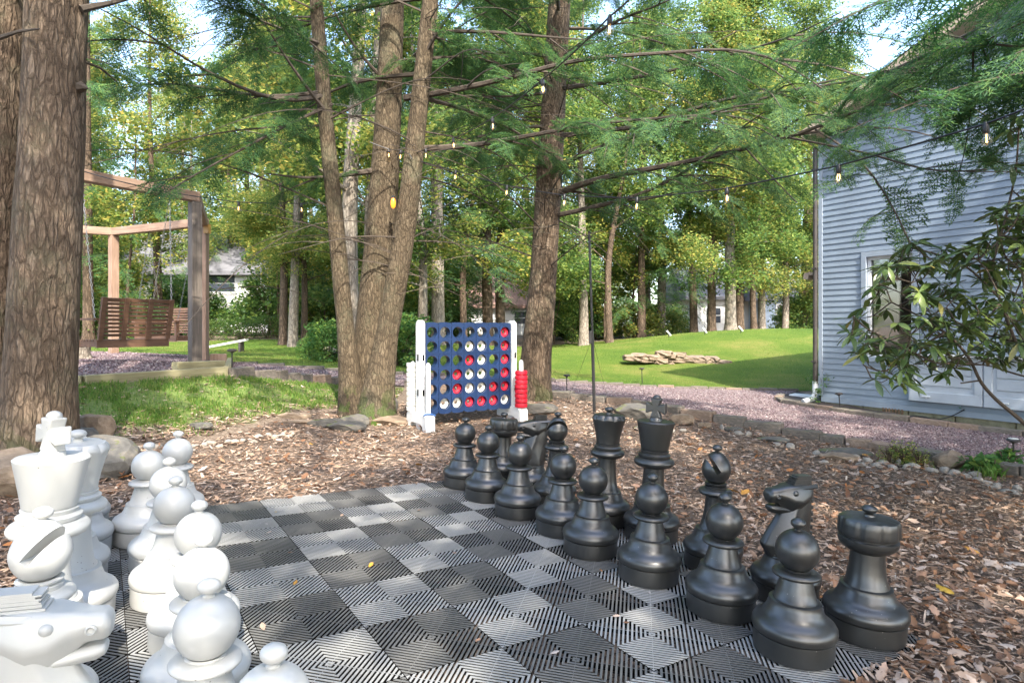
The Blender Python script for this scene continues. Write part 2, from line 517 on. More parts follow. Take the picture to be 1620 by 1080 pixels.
def sheet(name, poly, step, dz, mat, kind='structure', noise=0.0):
    """a sheet laid on the ground inside a polygon"""
    P = [Vector((p[0], p[1])) for p in poly]
    ring = []
    for i in range(len(P)):
        a, b = P[i], P[(i + 1) % len(P)]
        m = max(1, int((b - a).length / step))
        ring += [a.lerp(b, k / m) for k in range(m)]
    xs = np.arange(min(p.x for p in P), max(p.x for p in P), step); ys = np.arange(min(p.y for p in P), max(p.y for p in P), step)
    gx, gy = np.meshgrid(xs, ys); gx = gx.ravel() + rng.uniform(-.2, .2, gx.size) * step; gy = gy.ravel() + rng.uniform(-.2, .2, gy.size) * step
    k = in_poly(gx, gy, [(p.x, p.y) for p in ring])
    pts = ring + [Vector((a, b)) for a, b in zip(gx[k], gy[k])]
    vo, _, fo, *_ = delaunay_2d_cdt(pts, [], [list(range(len(ring)))], 1, 1e-5)
    vx = np.array([p.x for p in vo]); vy = np.array([p.y for p in vo])
    z = gz(vx, vy) + dz
    if noise: z = z + rng.normal(0, noise, len(z))
    me = np_mesh(name, np.stack([vx, vy, z], 1), np.array(fo), mat, True)
    return tag(link(name, me), kind=kind)

# --- outlines, all as points on the ground
PATH_NEAR = [G(*q) for q in [(360, 592), (430, 598), (490, 603), (548, 606), (640, 612), (760, 620), (815, 625), (872, 629), (905, 633), (960, 639), (1000, 643), (1040, 650), (1080, 659), (1130, 669), (1180, 678), (1240, 689), (1300, 700), (1380, 712), (1450, 726), (1540, 743), (1620, 758)]]
PATH_NEAR.append(PATH_NEAR[-1] + (PATH_NEAR[-1] - PATH_NEAR[-2]) * 2.5)
PATH_FAR = [G(*q) for q in [(366, 575), (450, 581), (545, 588), (640, 594), (760, 599), (855, 603), (900, 605), (960, 609), (1040, 613), (1120, 616), (1200, 618), (1262, 619)]]
BED_EDGE = [G(*q) for q in [(1236, 628), (1231, 634), (1240, 639), (1290, 647), (1340, 655), (1385, 662), (1440, 669), (1500, 677), (1550, 683), (1620, 692)]]
BED_EDGE.append(BED_EDGE[-1] + (BED_EDGE[-1] - BED_EDGE[-2]) * 2.0)
PIT = [G(*q) for q in [(-60, 622), (30, 614), (100, 607), (200, 601), (300, 595), (357, 589), (364, 580), (352, 570), (325, 564), (250, 561), (175, 558), (100, 556), (20, 556), (-80, 566)]]

m, nt, p = new_mat('ground')
v = coords(nt)
n1 = tex_noise(nt, v, 0.8, 5, 0.65); n2 = tex_noise(nt, v, 26.0, 6, 0.7)
soil = ramp(nt, n2, [(0.30, (0.06, 0.042, 0.028)), (0.5, (0.15, 0.11, 0.078)), (0.68, (0.30, 0.235, 0.175))])
at_ = nt.nodes.new('ShaderNodeAttribute'); at_.attribute_name = 'grass'
gcol = ramp(nt, tex_noise(nt, v, 40.0, 4, 0.7), [(0.3, (0.07, 0.12, 0.022)), (0.7, (0.17, 0.22, 0.05))])
thr = math_n(nt, 'ADD', at_.outputs['Fac'], math_n(nt, 'MULTIPLY', math_n(nt, 'SUBTRACT', tex_noise(nt, v, 3.5, 6, 0.7), 0.5), 1.2))
k = nt.nodes.new('ShaderNodeMapRange'); k.inputs['From Min'].default_value = 0.55; k.inputs['From Max'].default_value = 0.85
nt.links.new(thr, k.inputs['Value'])
nt.links.new(mixc(nt, k.outputs[0], soil, gcol), p.inputs['Base Color'])
p.inputs['Roughness'].default_value = 0.95
bump(nt, p, n2, 0.6, 0.03)
M['ground'] = m

m, nt, p = new_mat('lawn')
v = coords(nt)
n1 = tex_noise(nt, v, 0.55, 5, 0.6); n2 = tex_noise(nt, v, 60.0, 5, 0.75); n3 = tex_noise(nt, coords(nt, (1, 5, 1)), 3.0, 3)
f = math_n(nt, 'ADD', math_n(nt, 'MULTIPLY', n1, 0.55), math_n(nt, 'ADD', math_n(nt, 'MULTIPLY', n2, 0.3), math_n(nt, 'MULTIPLY', n3, 0.15)))
nt.links.new(ramp(nt, f, [(0.36, (0.042, 0.088, 0.012)), (0.5, (0.085, 0.130, 0.018)), (0.62, (0.175, 0.165, 0.045))]), p.inputs['Base Color'])
p.inputs['Roughness'].default_value = 0.9
p.inputs['Specular IOR Level'].default_value = 0.15
bump(nt, p, n2, 0.8, 0.03)
M['lawn'] = m

m, nt, p = new_mat('red_gravel')
v = coords(nt)
vc = tex_voro(nt, v, 62.0, 'F1', 'Color'); vd = tex_voro(nt, v, 62.0)
sp = nt.nodes.new('ShaderNodeSeparateColor'); nt.links.new(vc, sp.inputs[0])
c = ramp(nt, sp.outputs[0], [(0.0, (0.065, 0.044, 0.048)), (0.45, (0.145, 0.103, 0.110)), (0.8, (0.235, 0.178, 0.182)), (1.0, (0.36, 0.31, 0.295))])
c = mixc(nt, math_n(nt, 'MULTIPLY', tex_noise(nt, v, 1.3, 5, 0.65), 0.5), c, (0.21, 0.16, 0.14))
nt.links.new(c, p.inputs['Base Color'])
p.inputs['Roughness'].default_value = 0.9
bump(nt, p, vd, 1.0, 0.012)
M['red_gravel'] = m
M['gravel_stone'] = mat_leaf('gravel_stone', [(0.0, (0.07, 0.046, 0.050)), (0.5, (0.155, 0.108, 0.115)), (0.85, (0.25, 0.186, 0.19)), (1.0, (0.40, 0.35, 0.33))], 0.0, 0.85)

m, nt, p = new_mat('mulch')
v = coords(nt)
n2 = tex_noise(nt, v, 34.0, 6, 0.7); n1 = tex_noise(nt, v, 1.5, 4)
f = math_n(nt, 'ADD', math_n(nt, 'MULTIPLY', n2, 0.8), math_n(nt, 'MULTIPLY', n1, 0.2))
nt.links.new(ramp(nt, f, [(0.32, (0.05, 0.034, 0.025)), (0.52, (0.14, 0.10, 0.072)), (0.7, (0.28, 0.215, 0.165))]), p.inputs['Base Color'])
p.inputs['Roughness'].default_value = 0.95
bump(nt, p, n2, 0.8, 0.03)
M['mulch'] = m
M['bed_soil'] = mat_plain('bed_soil', (0.035, 0.028, 0.024), 0.95, var=0.6, scale=30, bstr=0.8, bscale=50)

# grass amount on the open ground (a property of the place: thin turf between the play area and the swings)
TURF = [tuple(G(*q)[:2]) for q in [(-40, 640), (60, 620), (100, 611), (200, 605), (300, 599), (360, 596), (430, 602), (500, 607), (600, 614), (640, 616), (625, 634), (540, 645), (470, 650), (400, 668), (330, 690), (250, 700), (160, 705), (90, 700), (-60, 700)]]
def turf_amount(x, y):
    x = np.asarray(x, float); y = np.asarray(y, float)
    ins = in_poly(x, y, TURF)
    d = np.full(x.shape, 9.0)
    n = len(TURF)
    for i in range(n):
        a = np.array(TURF[i]); b = np.array(TURF[(i + 1) % n]); ab = b - a
        t = np.clip(((x - a[0]) * ab[0] + (y - a[1]) * ab[1]) / (ab @ ab), 0, 1)
        d = np.minimum(d, np.hypot(x - a[0] - t * ab[0], y - a[1] - t * ab[1]))
    s = np.where(ins, 0.45 + 0.33 * d, 0.45 - 1.2 * d)
    # thinner on the near side
    pit_d = np.full(x.shape, 9.0)
    for q in PIT[:7] + PATH_NEAR[:4]:
        pit_d = np.minimum(pit_d, np.hypot(x - q[0], y - q[1]))
    s = s + np.where(ins, np.clip(0.65 - 0.42 * pit_d, -0.6, 0.4), 0)
    return np.clip(s, 0, 1)

gxs = np.concatenate([np.arange(-300, -40, 20), np.arange(-40, -12, 1.5), np.arange(-12, 12, 0.12), np.arange(12, 40, 1.5), np.arange(40, 301, 20)])
gys = np.concatenate([np.arange(-200, -12, 16), np.arange(-12, -1, 1.0), np.arange(-1, 13, 0.12), np.arange(13, 48, 0.7), np.arange(48, 100, 6), np.arange(100, 420, 20)])
gx, gy = np.meshgrid(gxs, gys)
z = gz(gx, gy)
nx, ny = len(gxs), len(gys)
idx = np.arange(nx * ny).reshape(ny, nx)
F = np.stack([idx[:-1, :-1], idx[:-1, 1:], idx[1:, 1:], idx[1:, :-1]], -1).reshape(-1, 4)
me = np_mesh('ground', np.stack([gx.ravel(), gy.ravel(), z.ravel()], 1), F, M['ground'], True)
att = me.attributes.new('grass', 'FLOAT', 'POINT')
att.data.foreach_set('value', turf_amount(gx.ravel(), gy.ravel()).astype(np.float32))
ground = tag(link('ground', me), kind='structure')

LAWN = [tuple(p[:2]) for p in PATH_FAR] + [tuple(G(1300, 618)[:2]), (7.6, 13.0), (12, 14), (15, 20), (13, 26), (9, 27.5), (5, 27), (1, 26), (-2, 23.5), (-5, 21), (-8.5, 20.5), (-12, 18.8), (-17, 17), (-18, 13)] + [tuple(p[:2]) for p in (PIT[12], PIT[11], PIT[10], PIT[9], PIT[8], PIT[7])]
lawn = sheet('lawn', LAWN, 0.45, 0.012, M['lawn'])
path_poly = [tuple(p[:2]) for p in PATH_NEAR] + [tuple(p[:2]) for p in BED_EDGE[::-1]] + [tuple(p[:2]) for p in PATH_FAR[::-1]]
gravel_path = sheet('gravel_path', path_poly, 0.22, 0.020, M['red_gravel'])
gravel_pit = sheet('gravel_pit', [tuple(p[:2]) for p in PIT], 0.25, 0.022, M['red_gravel'])
MULCH = [tuple(p[:2]) for p in PATH_NEAR[5:]] + [(7.5, 3.0), (7.5, -3.0), (-7, -3.0), (-7, 2.5), tuple(G(-60, 705)[:2]), tuple(G(90, 705)[:2]), tuple(G(160, 712)[:2]), tuple(G(260, 706)[:2]), tuple(G(340, 698)[:2]), tuple(G(410, 676)[:2]), tuple(G(475, 656)[:2]), tuple(G(540, 650)[:2]), tuple(G(625, 640)[:2])]
mulch_bed = sheet('mulch_bed', MULCH, 0.16, 0.010, M['mulch'], noise=0.006)
bed_poly = [tuple(p[:2]) for p in BED_EDGE] + [(9.6, 4.0), (5.9, 11.5), tuple(G(1262, 622)[:2])]
flower_bed = sheet('flower_bed', bed_poly, 0.2, 0.035, M['bed_soil'], noise=0.012)

# ------------------------------------------------------------------ main house (right)
WO = Vector((5.6, 11.3, 0)); WD = Vector((0.508, -0.861, 0)); WN = Vector((-0.861, -0.508, 0))   # far corner, along the wall, outwards
WX = Matrix((( WD.x, -WN.x, 0, WO.x), (WD.y, -WN.y, 0, WO.y), (0, 0, 1, 0), (0, 0, 0, 1)))        # local: x along wall, y into house, z up
M['siding'] = mat_plain('siding', (0.19, 0.235, 0.285), 0.55, var=0.13, scale=1.3, bstr=0.06, bscale=90)
M['house_trim'] = mat_plain('house_trim', (0.25, 0.295, 0.345), 0.5, var=0.06)
M['white_paint'] = mat_plain('white_paint', (0.60, 0.62, 0.64), 0.45, var=0.08, scale=4)
M['panel_paint'] = mat_plain('panel_paint', (0.36, 0.40, 0.445), 0.5, var=0.08, scale=5, bstr=0.1)
M['soffit'] = mat_plain('soffit', (0.36, 0.28, 0.21), 0.7, var=0.12)
M['dark_metal'] = mat_plain('dark_metal', (0.045, 0.038, 0.034), 0.45, var=0.25)
M['shingle'] = mat_plain('shingle', (0.14, 0.13, 0.125), 0.9, var=0.35, scale=14, bstr=0.5)
M['found_stone'] = mat_stone('found_stone', [(0.10, 0.09, 0.06), (0.20, 0.19, 0.12), (0.30, 0.28, 0.20)], 7)
M['vent_wood'] = mat_plain('vent_wood', (0.16, 0.10, 0.06), 0.8)
M['room_dark'] = mat_plain('room_dark', (0.05, 0.045, 0.04), 0.9)
m, nt, p = new_mat('window_glass')
p.inputs['Base Color'].default_value = (0.85, 0.9, 0.88, 1); p.inputs['Roughness'].default_value = 0.03
tb = nt.nodes.new('ShaderNodeBsdfTransparent'); mx = nt.nodes.new('ShaderNodeMixShader')
gl = nt.nodes.new('ShaderNodeBsdfGlossy'); gl.inputs['Roughness'].default_value = 0.03
fr = nt.nodes.new('ShaderNodeFresnel'); fr.inputs[0].default_value = 1.9
nt.links.new(fr.outputs[0], mx.inputs[0]); nt.links.new(tb.outputs[0], mx.inputs[1]); nt.links.new(gl.outputs[0], mx.inputs[2])
nt.links.new(mx.outputs[0], nt.nodes['Material Output'].inputs[0])
M['window_glass'] = m

house = thing('house', 'pale blue house with lapped siding and a dark corner downspout beside the gravel path', 'house')
house.matrix_world = WX
HL, RISE, ZE, ZB = 9.0, 0.42, 4.58, -0.03           # wall length, roof slope, eave and siding-bottom heights
def rake(t): return ZE + RISE * min(t, HL - t)
OPEN = [(0.86, 1.62, 0.72, 2.42)]     # window openings: t0, t1, z0, z1
EXP = 0.1016
def board_mesh(t0, t1, z, t0b=None, t1b=None):
    # lapped board: bottom edge proud, top edge flush
    t0b = t0 if t0b is None else t0b; t1b = t1 if t1b is None else t1b
    V = [(t0, -0.018, z), (t1, -0.018, z), (t1b, -0.004, z + EXP), (t0b, -0.004, z + EXP), (t0, 0.0, z), (t1, 0.0, z), (t1b, 0.0, z + EXP), (t0b, 0.0, z + EXP)]
    b = MB().add(V, [(0, 1, 2, 3), (0, 4, 5, 1), (4, 7, 6, 5), (0, 3, 7, 4), (1, 5, 6, 2), (3, 2, 6, 7)])
    return b
k = 0
z = ZB
while z < rake(HL / 2) - EXP:
    zt = z + EXP
    def tl(h): return max(0.075, (h - ZE) / RISE) if h > ZE else 0.075
    a0, a1 = tl(z), tl(zt)
    spans = [(a0, HL - a0, a1, HL - a1)]
    for (w0, w1, z0, z1) in OPEN:
        if zt > z0 and z < z1:
            s = spans.pop()
            spans += [(s[0], w0 - 0.09, s[2], w0 - 0.09), (w1 + 0.09, s[1], w1 + 0.09, s[3])]
    cutd = []
    for s in spans:
        if s[1] - s[0] > 3.5:
            q = s[0] + rnd.uniform(1.2, 5.5) if s[1] - s[0] > 7 else s[0] + rnd.uniform(1.0, 2.6)
            cutd += [(s[0], q - 0.001, s[2], q - 0.001), (q + 0.001, s[1], q + 0.001, s[3])]
        else: cutd.append(s)
    for s in cutd:
        board_mesh(s[0], s[1], z, s[2], s[3]).build('siding_board', M['siding'], house)
    z += EXP
# wall core behind the boards, with the window openings left out
b = MB()
def core(t0, t1, z0, z1):
    if t1 > t0 and z1 > z0: b.box(((t0 + t1) / 2, 0.08, (z0 + z1) / 2), (t1 - t0, 0.15, z1 - z0))
core(0.03, 0.86, -0.1, ZE); core(0.86, 1.62, -0.1, 0.72); core(0.86, 1.62, 2.42, ZE); core(1.62, HL, -0.1, ZE)
b.prism([(0.03, ZE), (HL - 0.03, ZE), (HL / 2, rake(HL / 2))], 0.005, 0.15)
b.box((HL / 2, 7.9, 2.2), (HL, 0.15, 4.7)); b.box((0.105, 4.0, 2.2), (0.15, 7.6, 4.7)); b.box((HL - 0.1, 4.0, 2.2), (0.15, 7.6, 4.7))
b.build('wall', M['house_trim'], house)
MB().box((4.5, 4.0, 0.02), (8.8, 7.6, 0.06)).box((4.5, 4.0, 2.6), (8.8, 7.6, 0.06)).box((4.5, 2.3, 1.3), (8.6, 0.05, 2.5)).build('room', M['room_dark'], house)
MB().box((0.035, -0.004, 2.30), (0.075, 0.05, 4.62)).build('corner_board', M['house_trim'], house, bevel=0.004)
b = MB().box((4.5, -0.012, ZB - 0.045), (8.9, 0.03, 0.085)); b.build('skirt_board', M['house_trim'], house)
# foundation blocks under the skirt
t = 0.1
while t < 8.5:
    w = rnd.uniform(0.5, 0.8)
    MB().box((t + w / 2, 0.07, -0.34), (w - 0.015, 0.15, 0.52)).build('foundation_stone', M['found_stone'], house, bevel=0.012)
    t += w
for i in range(7):
    MB().box((1.15 + i * 0.05, -0.022, -0.155), (0.022, 0.02, 0.10)).build('vent_slat', M['vent_wood'], house)
# roof slabs and the tan soffit under the rake
for sgn in (0, 1):
    b = MB()
    x0, x1 = (-0.04, HL / 2) if sgn == 0 else (HL + 0.04, HL / 2)
    z0, z1 = ZE - 0.04 * RISE + 0.05, ZE + RISE * HL / 2 + 0.05
    d = Vector((x1 - x0, 0, z1 - z0)).normalized(); up = Vector((-d.z, 0, d.x)) if d.x > 0 else Vector((d.z, 0, -d.x))
    V = []
    for yy in (-0.42, 8.3):
        for (xx, zz) in ((x0, z0), (x1, z1)):
            V += [Vector((xx, yy, zz)), Vector((xx, yy, zz)) + up * 0.12]
    b.add(V, [(0, 1, 3, 2), (4, 6, 7, 5), (0, 2, 6, 4), (1, 5, 7, 3), (0, 4, 5, 1), (2, 3, 7, 6)])
    b.build('roof', M['shingle'], house)
    b = MB()
    V = []
    for yy in (-0.41, -0.02):
        for (xx, zz) in ((x0, z0 - 0.015), (x1, z1 - 0.015)):
            V += [Vector((xx, yy, zz)), Vector((xx, yy, zz)) - up * 0.02]
    b.add(V, [(0, 1, 3, 2), (4, 6, 7, 5), (0, 2, 6, 4), (1, 5, 7, 3), (0, 4, 5, 1), (2, 3, 7, 6)])
    b.build('soffit', M['soffit'], house)
    b = MB(); V = []
    for yy in (-0.445, -0.422):
        for (xx, zz) in ((x0, z0), (x1, z1)):
            V += [Vector((xx, yy, zz)) - up * 0.05, Vector((xx, yy, zz)) + up * 0.125]
    b.add(V, [(0, 1, 3, 2), (4, 6, 7, 5), (0, 2, 6, 4), (1, 5, 7, 3), (0, 4, 5, 1), (2, 3, 7, 6)])
    b.build('rake_board', M['soffit'], house)
# downspout on the far corner with its white elbow at the foot
dsp = MB().tube([(-0.06, -0.03, 4.5), (-0.06, -0.03, 0.22)], 0.042, 10).build('downspout', M['dark_metal'], house)
for zz in (4.1, 2.3, 0.6):
    MB().box((-0.06, -0.03, zz), (0.10, 0.10, 0.03)).build('strap', M['dark_metal'], dsp)
MB().tube([(-0.06, -0.03, 0.24), (-0.06, -0.03, 0.02), (-0.08, -0.09, -0.08), (-0.12, -0.3, -0.13)], 0.052, 10).build('downspout_elbow', M['white_paint'], house)
# rear eave corner peeping out past the downspout
MB().box((-0.22, 0.3, 2.22), (0.30, 0.4, 0.05)).box((-0.33, 0.3, 2.17), (0.10, 0.42, 0.09)).build('rear_gutter', M['soffit'], house)
# windows
def window(t0, t1, z0, z1, mull):
    w = MB()
    for (x, zz, dx, dz_) in (((t0 + t1) / 2, z1 + 0.035, t1 - t0 + 0.15, 0.085), ((t0 + t1) / 2, z0 - 0.035, t1 - t0 + 0.15, 0.085), (t0 - 0.035, (z0 + z1) / 2, 0.085, z1 - z0 - 0.01), (t1 + 0.035, (z0 + z1) / 2, 0.085, z1 - z0 - 0.01)):
        w.box((x, -0.012, zz), (dx, 0.05, dz_))
    wo = w.build('window', M['house_trim'], house, bevel=0.004)
    s = MB()
    for (x, zz, dx, dz_) in (((t0 + t1) / 2, z1 - 0.03, t1 - t0, 0.055), ((t0 + t1) / 2, z0 + 0.03, t1 - t0, 0.055), (t0 + 0.03, (z0 + z1) / 2, 0.055, z1 - z0 - 0.12), (t1 - 0.03, (z0 + z1) / 2, 0.055, z1 - z0 - 0.12)):
        s.box((x, 0.05, zz), (dx, 0.05, dz_))
    for xm in mull:
        s.box((xm, 0.052, (z0 + z1) / 2), (0.05, 0.046, z1 - z0 - 0.12))
    s.build('sash', M['white_paint'], wo, bevel=0.003)
    edges = [t0 + 0.06] + list(mull) + [t1 - 0.06]
    for i in range(len(edges) - 1):
        MB().box(((edges[i] + edges[i + 1]) / 2, 0.055, (z0 + z1) / 2), (edges[i + 1] - edges[i] - 0.05, 0.006, z1 - z0 - 0.12)).build('pane', M['window_glass'], wo)
    return wo
wa = window(*OPEN[0], [])
MB().box((1.24, 0.12, 1.02), (0.62, 0.03, 0.42)).build('blind', M['soffit'], wa)
# raised-panel drop counter fixed under the second window
ph = MB().box((2.62, -0.055, 0.42), (2.10, 0.05, 0.72)).build('counter_panel', M['panel_paint'], house, bevel=0.004)
for i in range(2):
    cx = 2.10 + i * 1.02
    f = MB()
    f.box((cx, -0.095, 0.735), (1.0, 0.03, 0.075)).box((cx, -0.095, 0.145), (1.0, 0.03, 0.155))
    f.box((cx - 0.45, -0.095, 0.46), (0.10, 0.03, 0.47)).box((cx + 0.45, -0.095, 0.46), (0.10, 0.03, 0.47))
    f.build('panel_rail', M['panel_paint'], ph, bevel=0.004)
    MB().box((cx, -0.085, 0.40), (0.70, 0.012, 0.16)).box((cx, -0.088, 0.57), (0.70, 0.016, 0.145)).build('raised_panel', M['panel_paint'], ph, bevel=0.006)
    MB().box((cx - 0.25, -0.125, 0.15), (0.11, 0.03, 0.012)).box((cx - 0.25, -0.112, 0.135), (0.012, 0.012, 0.03)).build('hinge', M['white_paint'], ph)
MB().box((2.62, -0.10, 0.795), (2.14, 0.16, 0.03)).build('counter_ledge', M['white_paint'], ph, bevel=0.004)

# ------------------------------------------------------------------ chess board of ribbed tiles
BR = Matrix.Identity(4)
_i = BI.normalized(); _n = BOARD_N; _j = _n.cross(_i).normalized()
for r in range(3):
    BR[r][0], BR[r][1], BR[r][2] = _i[r], _j[r], _n[r]
BM = Matrix.Translation(BO) @ BR
if _j.dot(BJ) < 0: print('board axes flipped')
chess_board = thing('chess_board', 'checkered board of ribbed grey and charcoal plastic tiles lying on the mulch', 'chess board')
chess_board.matrix_world = BM

def tile_mesh(name, mat):
    V = []; F = []; mi = []
    def quad(a, b, c, d, k):
        n = len(V); V.extend([a, b, c, d]); F.append((n, n + 1, n + 2, n + 3)); mi.append(k)
    h = 0.1985; w = 0.0060; zb = -0.022
    for sx, sy in ((1, 1), (-1, 1), (-1, -1), (1, -1)):
        c = 0.0125
        while c < 2 * h:
            def ends(cc):
                cc = min(max(cc, 0.001), 2 * h - 0.001)
                return ((cc, 0.0), (0.0, cc)) if cc <= h else ((h, cc - h), (cc - h, h))
            (a0, a1), (b0, b1) = ends(c - w), ends(c + w)
            P = lambda q, z: (q[0] * sx, q[1] * sy, z)
            fl = sx * sy > 0
            def qd(a, b, c_, d_):
                if fl: quad(a, b, c_, d_, 0)
                else: quad(d_, c_, b, a, 0)
            qd(P(a0, 0), P(b0, 0), P(b1, 0), P(a1, 0))
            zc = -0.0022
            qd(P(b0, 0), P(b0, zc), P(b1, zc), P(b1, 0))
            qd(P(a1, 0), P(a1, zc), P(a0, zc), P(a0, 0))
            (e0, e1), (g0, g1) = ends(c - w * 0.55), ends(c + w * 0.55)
            qd(P(g0, zc), P(g0, zb), P(g1, zb), P(g1, zc)); mi[-1] = 1  # web under the cap painted black as gap shade
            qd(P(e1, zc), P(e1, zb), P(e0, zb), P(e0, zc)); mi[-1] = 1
            c += 0.0249
    # moulding lines along the diagonals
    for (dx, dy, z, hw) in ((1, 1, 0.0004, 0.0016), (1, -1, -0.0016, 0.0011)):
        L = h * 0.995; ox, oy = -dy * hw * .7, dx * hw * .7
        quad((-L * dx + ox, -L * dy + oy, z), (-L * dx - ox, -L * dy - oy, z), (L * dx - ox, L * dy - oy, z), (L * dx + ox, L * dy + oy, z), 0)
        for s_ in (1, -1):
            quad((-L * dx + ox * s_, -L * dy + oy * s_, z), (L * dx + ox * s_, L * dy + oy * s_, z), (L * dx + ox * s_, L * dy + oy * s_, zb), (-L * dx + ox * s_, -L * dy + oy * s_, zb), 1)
    # cross bars under the ribs and the pan, black to paint in gap shade
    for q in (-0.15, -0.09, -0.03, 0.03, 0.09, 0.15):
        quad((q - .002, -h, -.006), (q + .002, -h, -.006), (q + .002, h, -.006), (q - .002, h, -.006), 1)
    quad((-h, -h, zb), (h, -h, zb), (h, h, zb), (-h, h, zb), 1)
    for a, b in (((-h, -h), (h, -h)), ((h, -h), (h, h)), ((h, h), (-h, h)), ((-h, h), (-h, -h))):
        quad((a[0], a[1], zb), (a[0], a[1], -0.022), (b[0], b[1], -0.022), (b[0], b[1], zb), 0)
    me = bpy.data.meshes.new(name); me.from_pydata(V, [], F)
    me.materials.append(mat); me.materials.append(M['gap_shade'])
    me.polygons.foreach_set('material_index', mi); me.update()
    return me
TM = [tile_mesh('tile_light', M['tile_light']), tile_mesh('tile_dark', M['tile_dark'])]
for i in range(8):
    for j in range(8):
        # square at (4.5,2.5) in the survey grid is light; far white corner square is i=0, j=0
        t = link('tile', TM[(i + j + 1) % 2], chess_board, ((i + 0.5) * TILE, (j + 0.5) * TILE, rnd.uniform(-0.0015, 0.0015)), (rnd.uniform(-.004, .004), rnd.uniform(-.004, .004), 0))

# ------------------------------------------------------------------ chess pieces (profiles measured in metres)
BASE = [(0.140, 0.0), (0.147, 0.004), (0.149, 0.020), (0.149, 0.078), (0.146, 0.081), (0.138, 0.083)]
def flare(s=1.0, hz=1.0, ring=0.098):
    return [(0.138 * s, 0.083 * hz), (0.1535 * s, 0.0865 * hz), (0.158 * s, 0.102 * hz), (0.156 * s, 0.116 * hz), (0.148 * s, 0.130 * hz), (0.134 * s, 0.141 * hz), (0.124 * s, 0.146 * hz),
            (0.115 * s, 0.154 * hz), (0.106 * s, 0.170 * hz), (0.1015 * s, 0.184 * hz), (ring * s, 0.190 * hz), (ring * s * 0.985, 0.204 * hz), (0.088 * s, 0.208 * hz)]
def torus(R0, rr, z, hh, n=12):
    """rounded collar profile"""
    pr = [(R0 - rr, z - hh * 0.95)]
    for k in range(n + 1):
        a = -math.pi / 2 + math.pi * k / n
        pr.append((R0 - rr + rr * math.cos(a), z + hh * math.sin(a)))
    pr.append((R0 - rr, z + hh * 0.95))
    return pr
def finial(zn, r=0.029, h=0.040, rn=0.016):
    pr = [(rn * 1.35, zn - 0.012), (rn, zn), (rn, zn + 0.006)]
    for k in range(10):
        a = -math.pi * 0.38 + (math.pi * 0.88) * k / 9
        pr.append((max(r * math.cos(a), 0.001), zn + 0.010 + h / 2 + h / 2 * math.sin(a)))
    return pr
def sphere_prof(rc, zc, r0=-0.45, sz=1.0):
    return [(max(rc * math.cos(a), 0.001), zc + rc * sz * math.sin(a)) for a in np.linspace(math.pi * r0, math.pi * 0.5, 18)]

PM = {}   # part meshes per piece kind
def lath(name, prof, mod=None, seg=48): return MB().lathe(prof, seg, mod=mod).mesh(name, [M['white_plastic']])
SEAM = [(0.147, 0.079), (0.1425, 0.0815), (0.1425, 0.0845)]
def common(k, s=1.0, ring=0.098):
    return [('base', lath(k + '_base', [(r * s, z) for r, z in BASE])), ('skirt', lath(k + '_skirt', flare(s, 1.0, ring)))]
# pawn, 0.515 high
PM['pawn'] = common('pawn') + [
    ('stem', lath('pawn_stem', [(0.083, 0.204), (0.083, 0.210), (0.078, 0.216), (0.069, 0.250), (0.061, 0.280), (0.056, 0.296)])),
    ('collar', lath('pawn_collar', torus(0.090, 0.036, 0.308, 0.0155))),
    ('head', lath('pawn_head', [(0.050, 0.316), (0.052, 0.324), (0.046, 0.328)] + sphere_prof(0.0815, 0.398, -0.36))),
    ('finial', lath('pawn_finial', finial(0.474)))]
# rook, 0.535 high
def rook_mod(r, z, t):
    if 0.425 < z < 0.487 and r > 0.09:
        c = math.cos(8 * t)
        return (r - 0.006 * (1 if c > 0.86 else 0), z)
    return r, z
def rook_top_mod(r, z, t):
    c = (0.5 + 0.5 * math.cos(8 * t)) ** 5
    return (r - ((0.007 if z > 0.417 else 0.0) * c if r > 0.09 else 0), z)
PM['rook'] = common('rook', 1.04) + [
    ('stem', lath('rook_stem', [(0.088, 0.202), (0.087, 0.212), (0.080, 0.226), (0.072, 0.270), (0.067, 0.320), (0.066, 0.352)])),
    ('crown', lath('rook_crown', [(0.060, 0.345), (0.078, 0.352), (0.100, 0.366), (0.112, 0.380), (0.1155, 0.392), (0.1155, 0.404), (0.108, 0.409), (0.108, 0.413), (0.117, 0.418), (0.1185, 0.424), (0.1185, 0.440), (0.118, 0.458), (0.117, 0.476), (0.113, 0.486), (0.104, 0.490), (0.06, 0.494), (0.001, 0.496)], rook_top_mod, 96)),
    ('finial', lath('rook_finial', finial(0.498, 0.031, 0.034, 0.021)))]
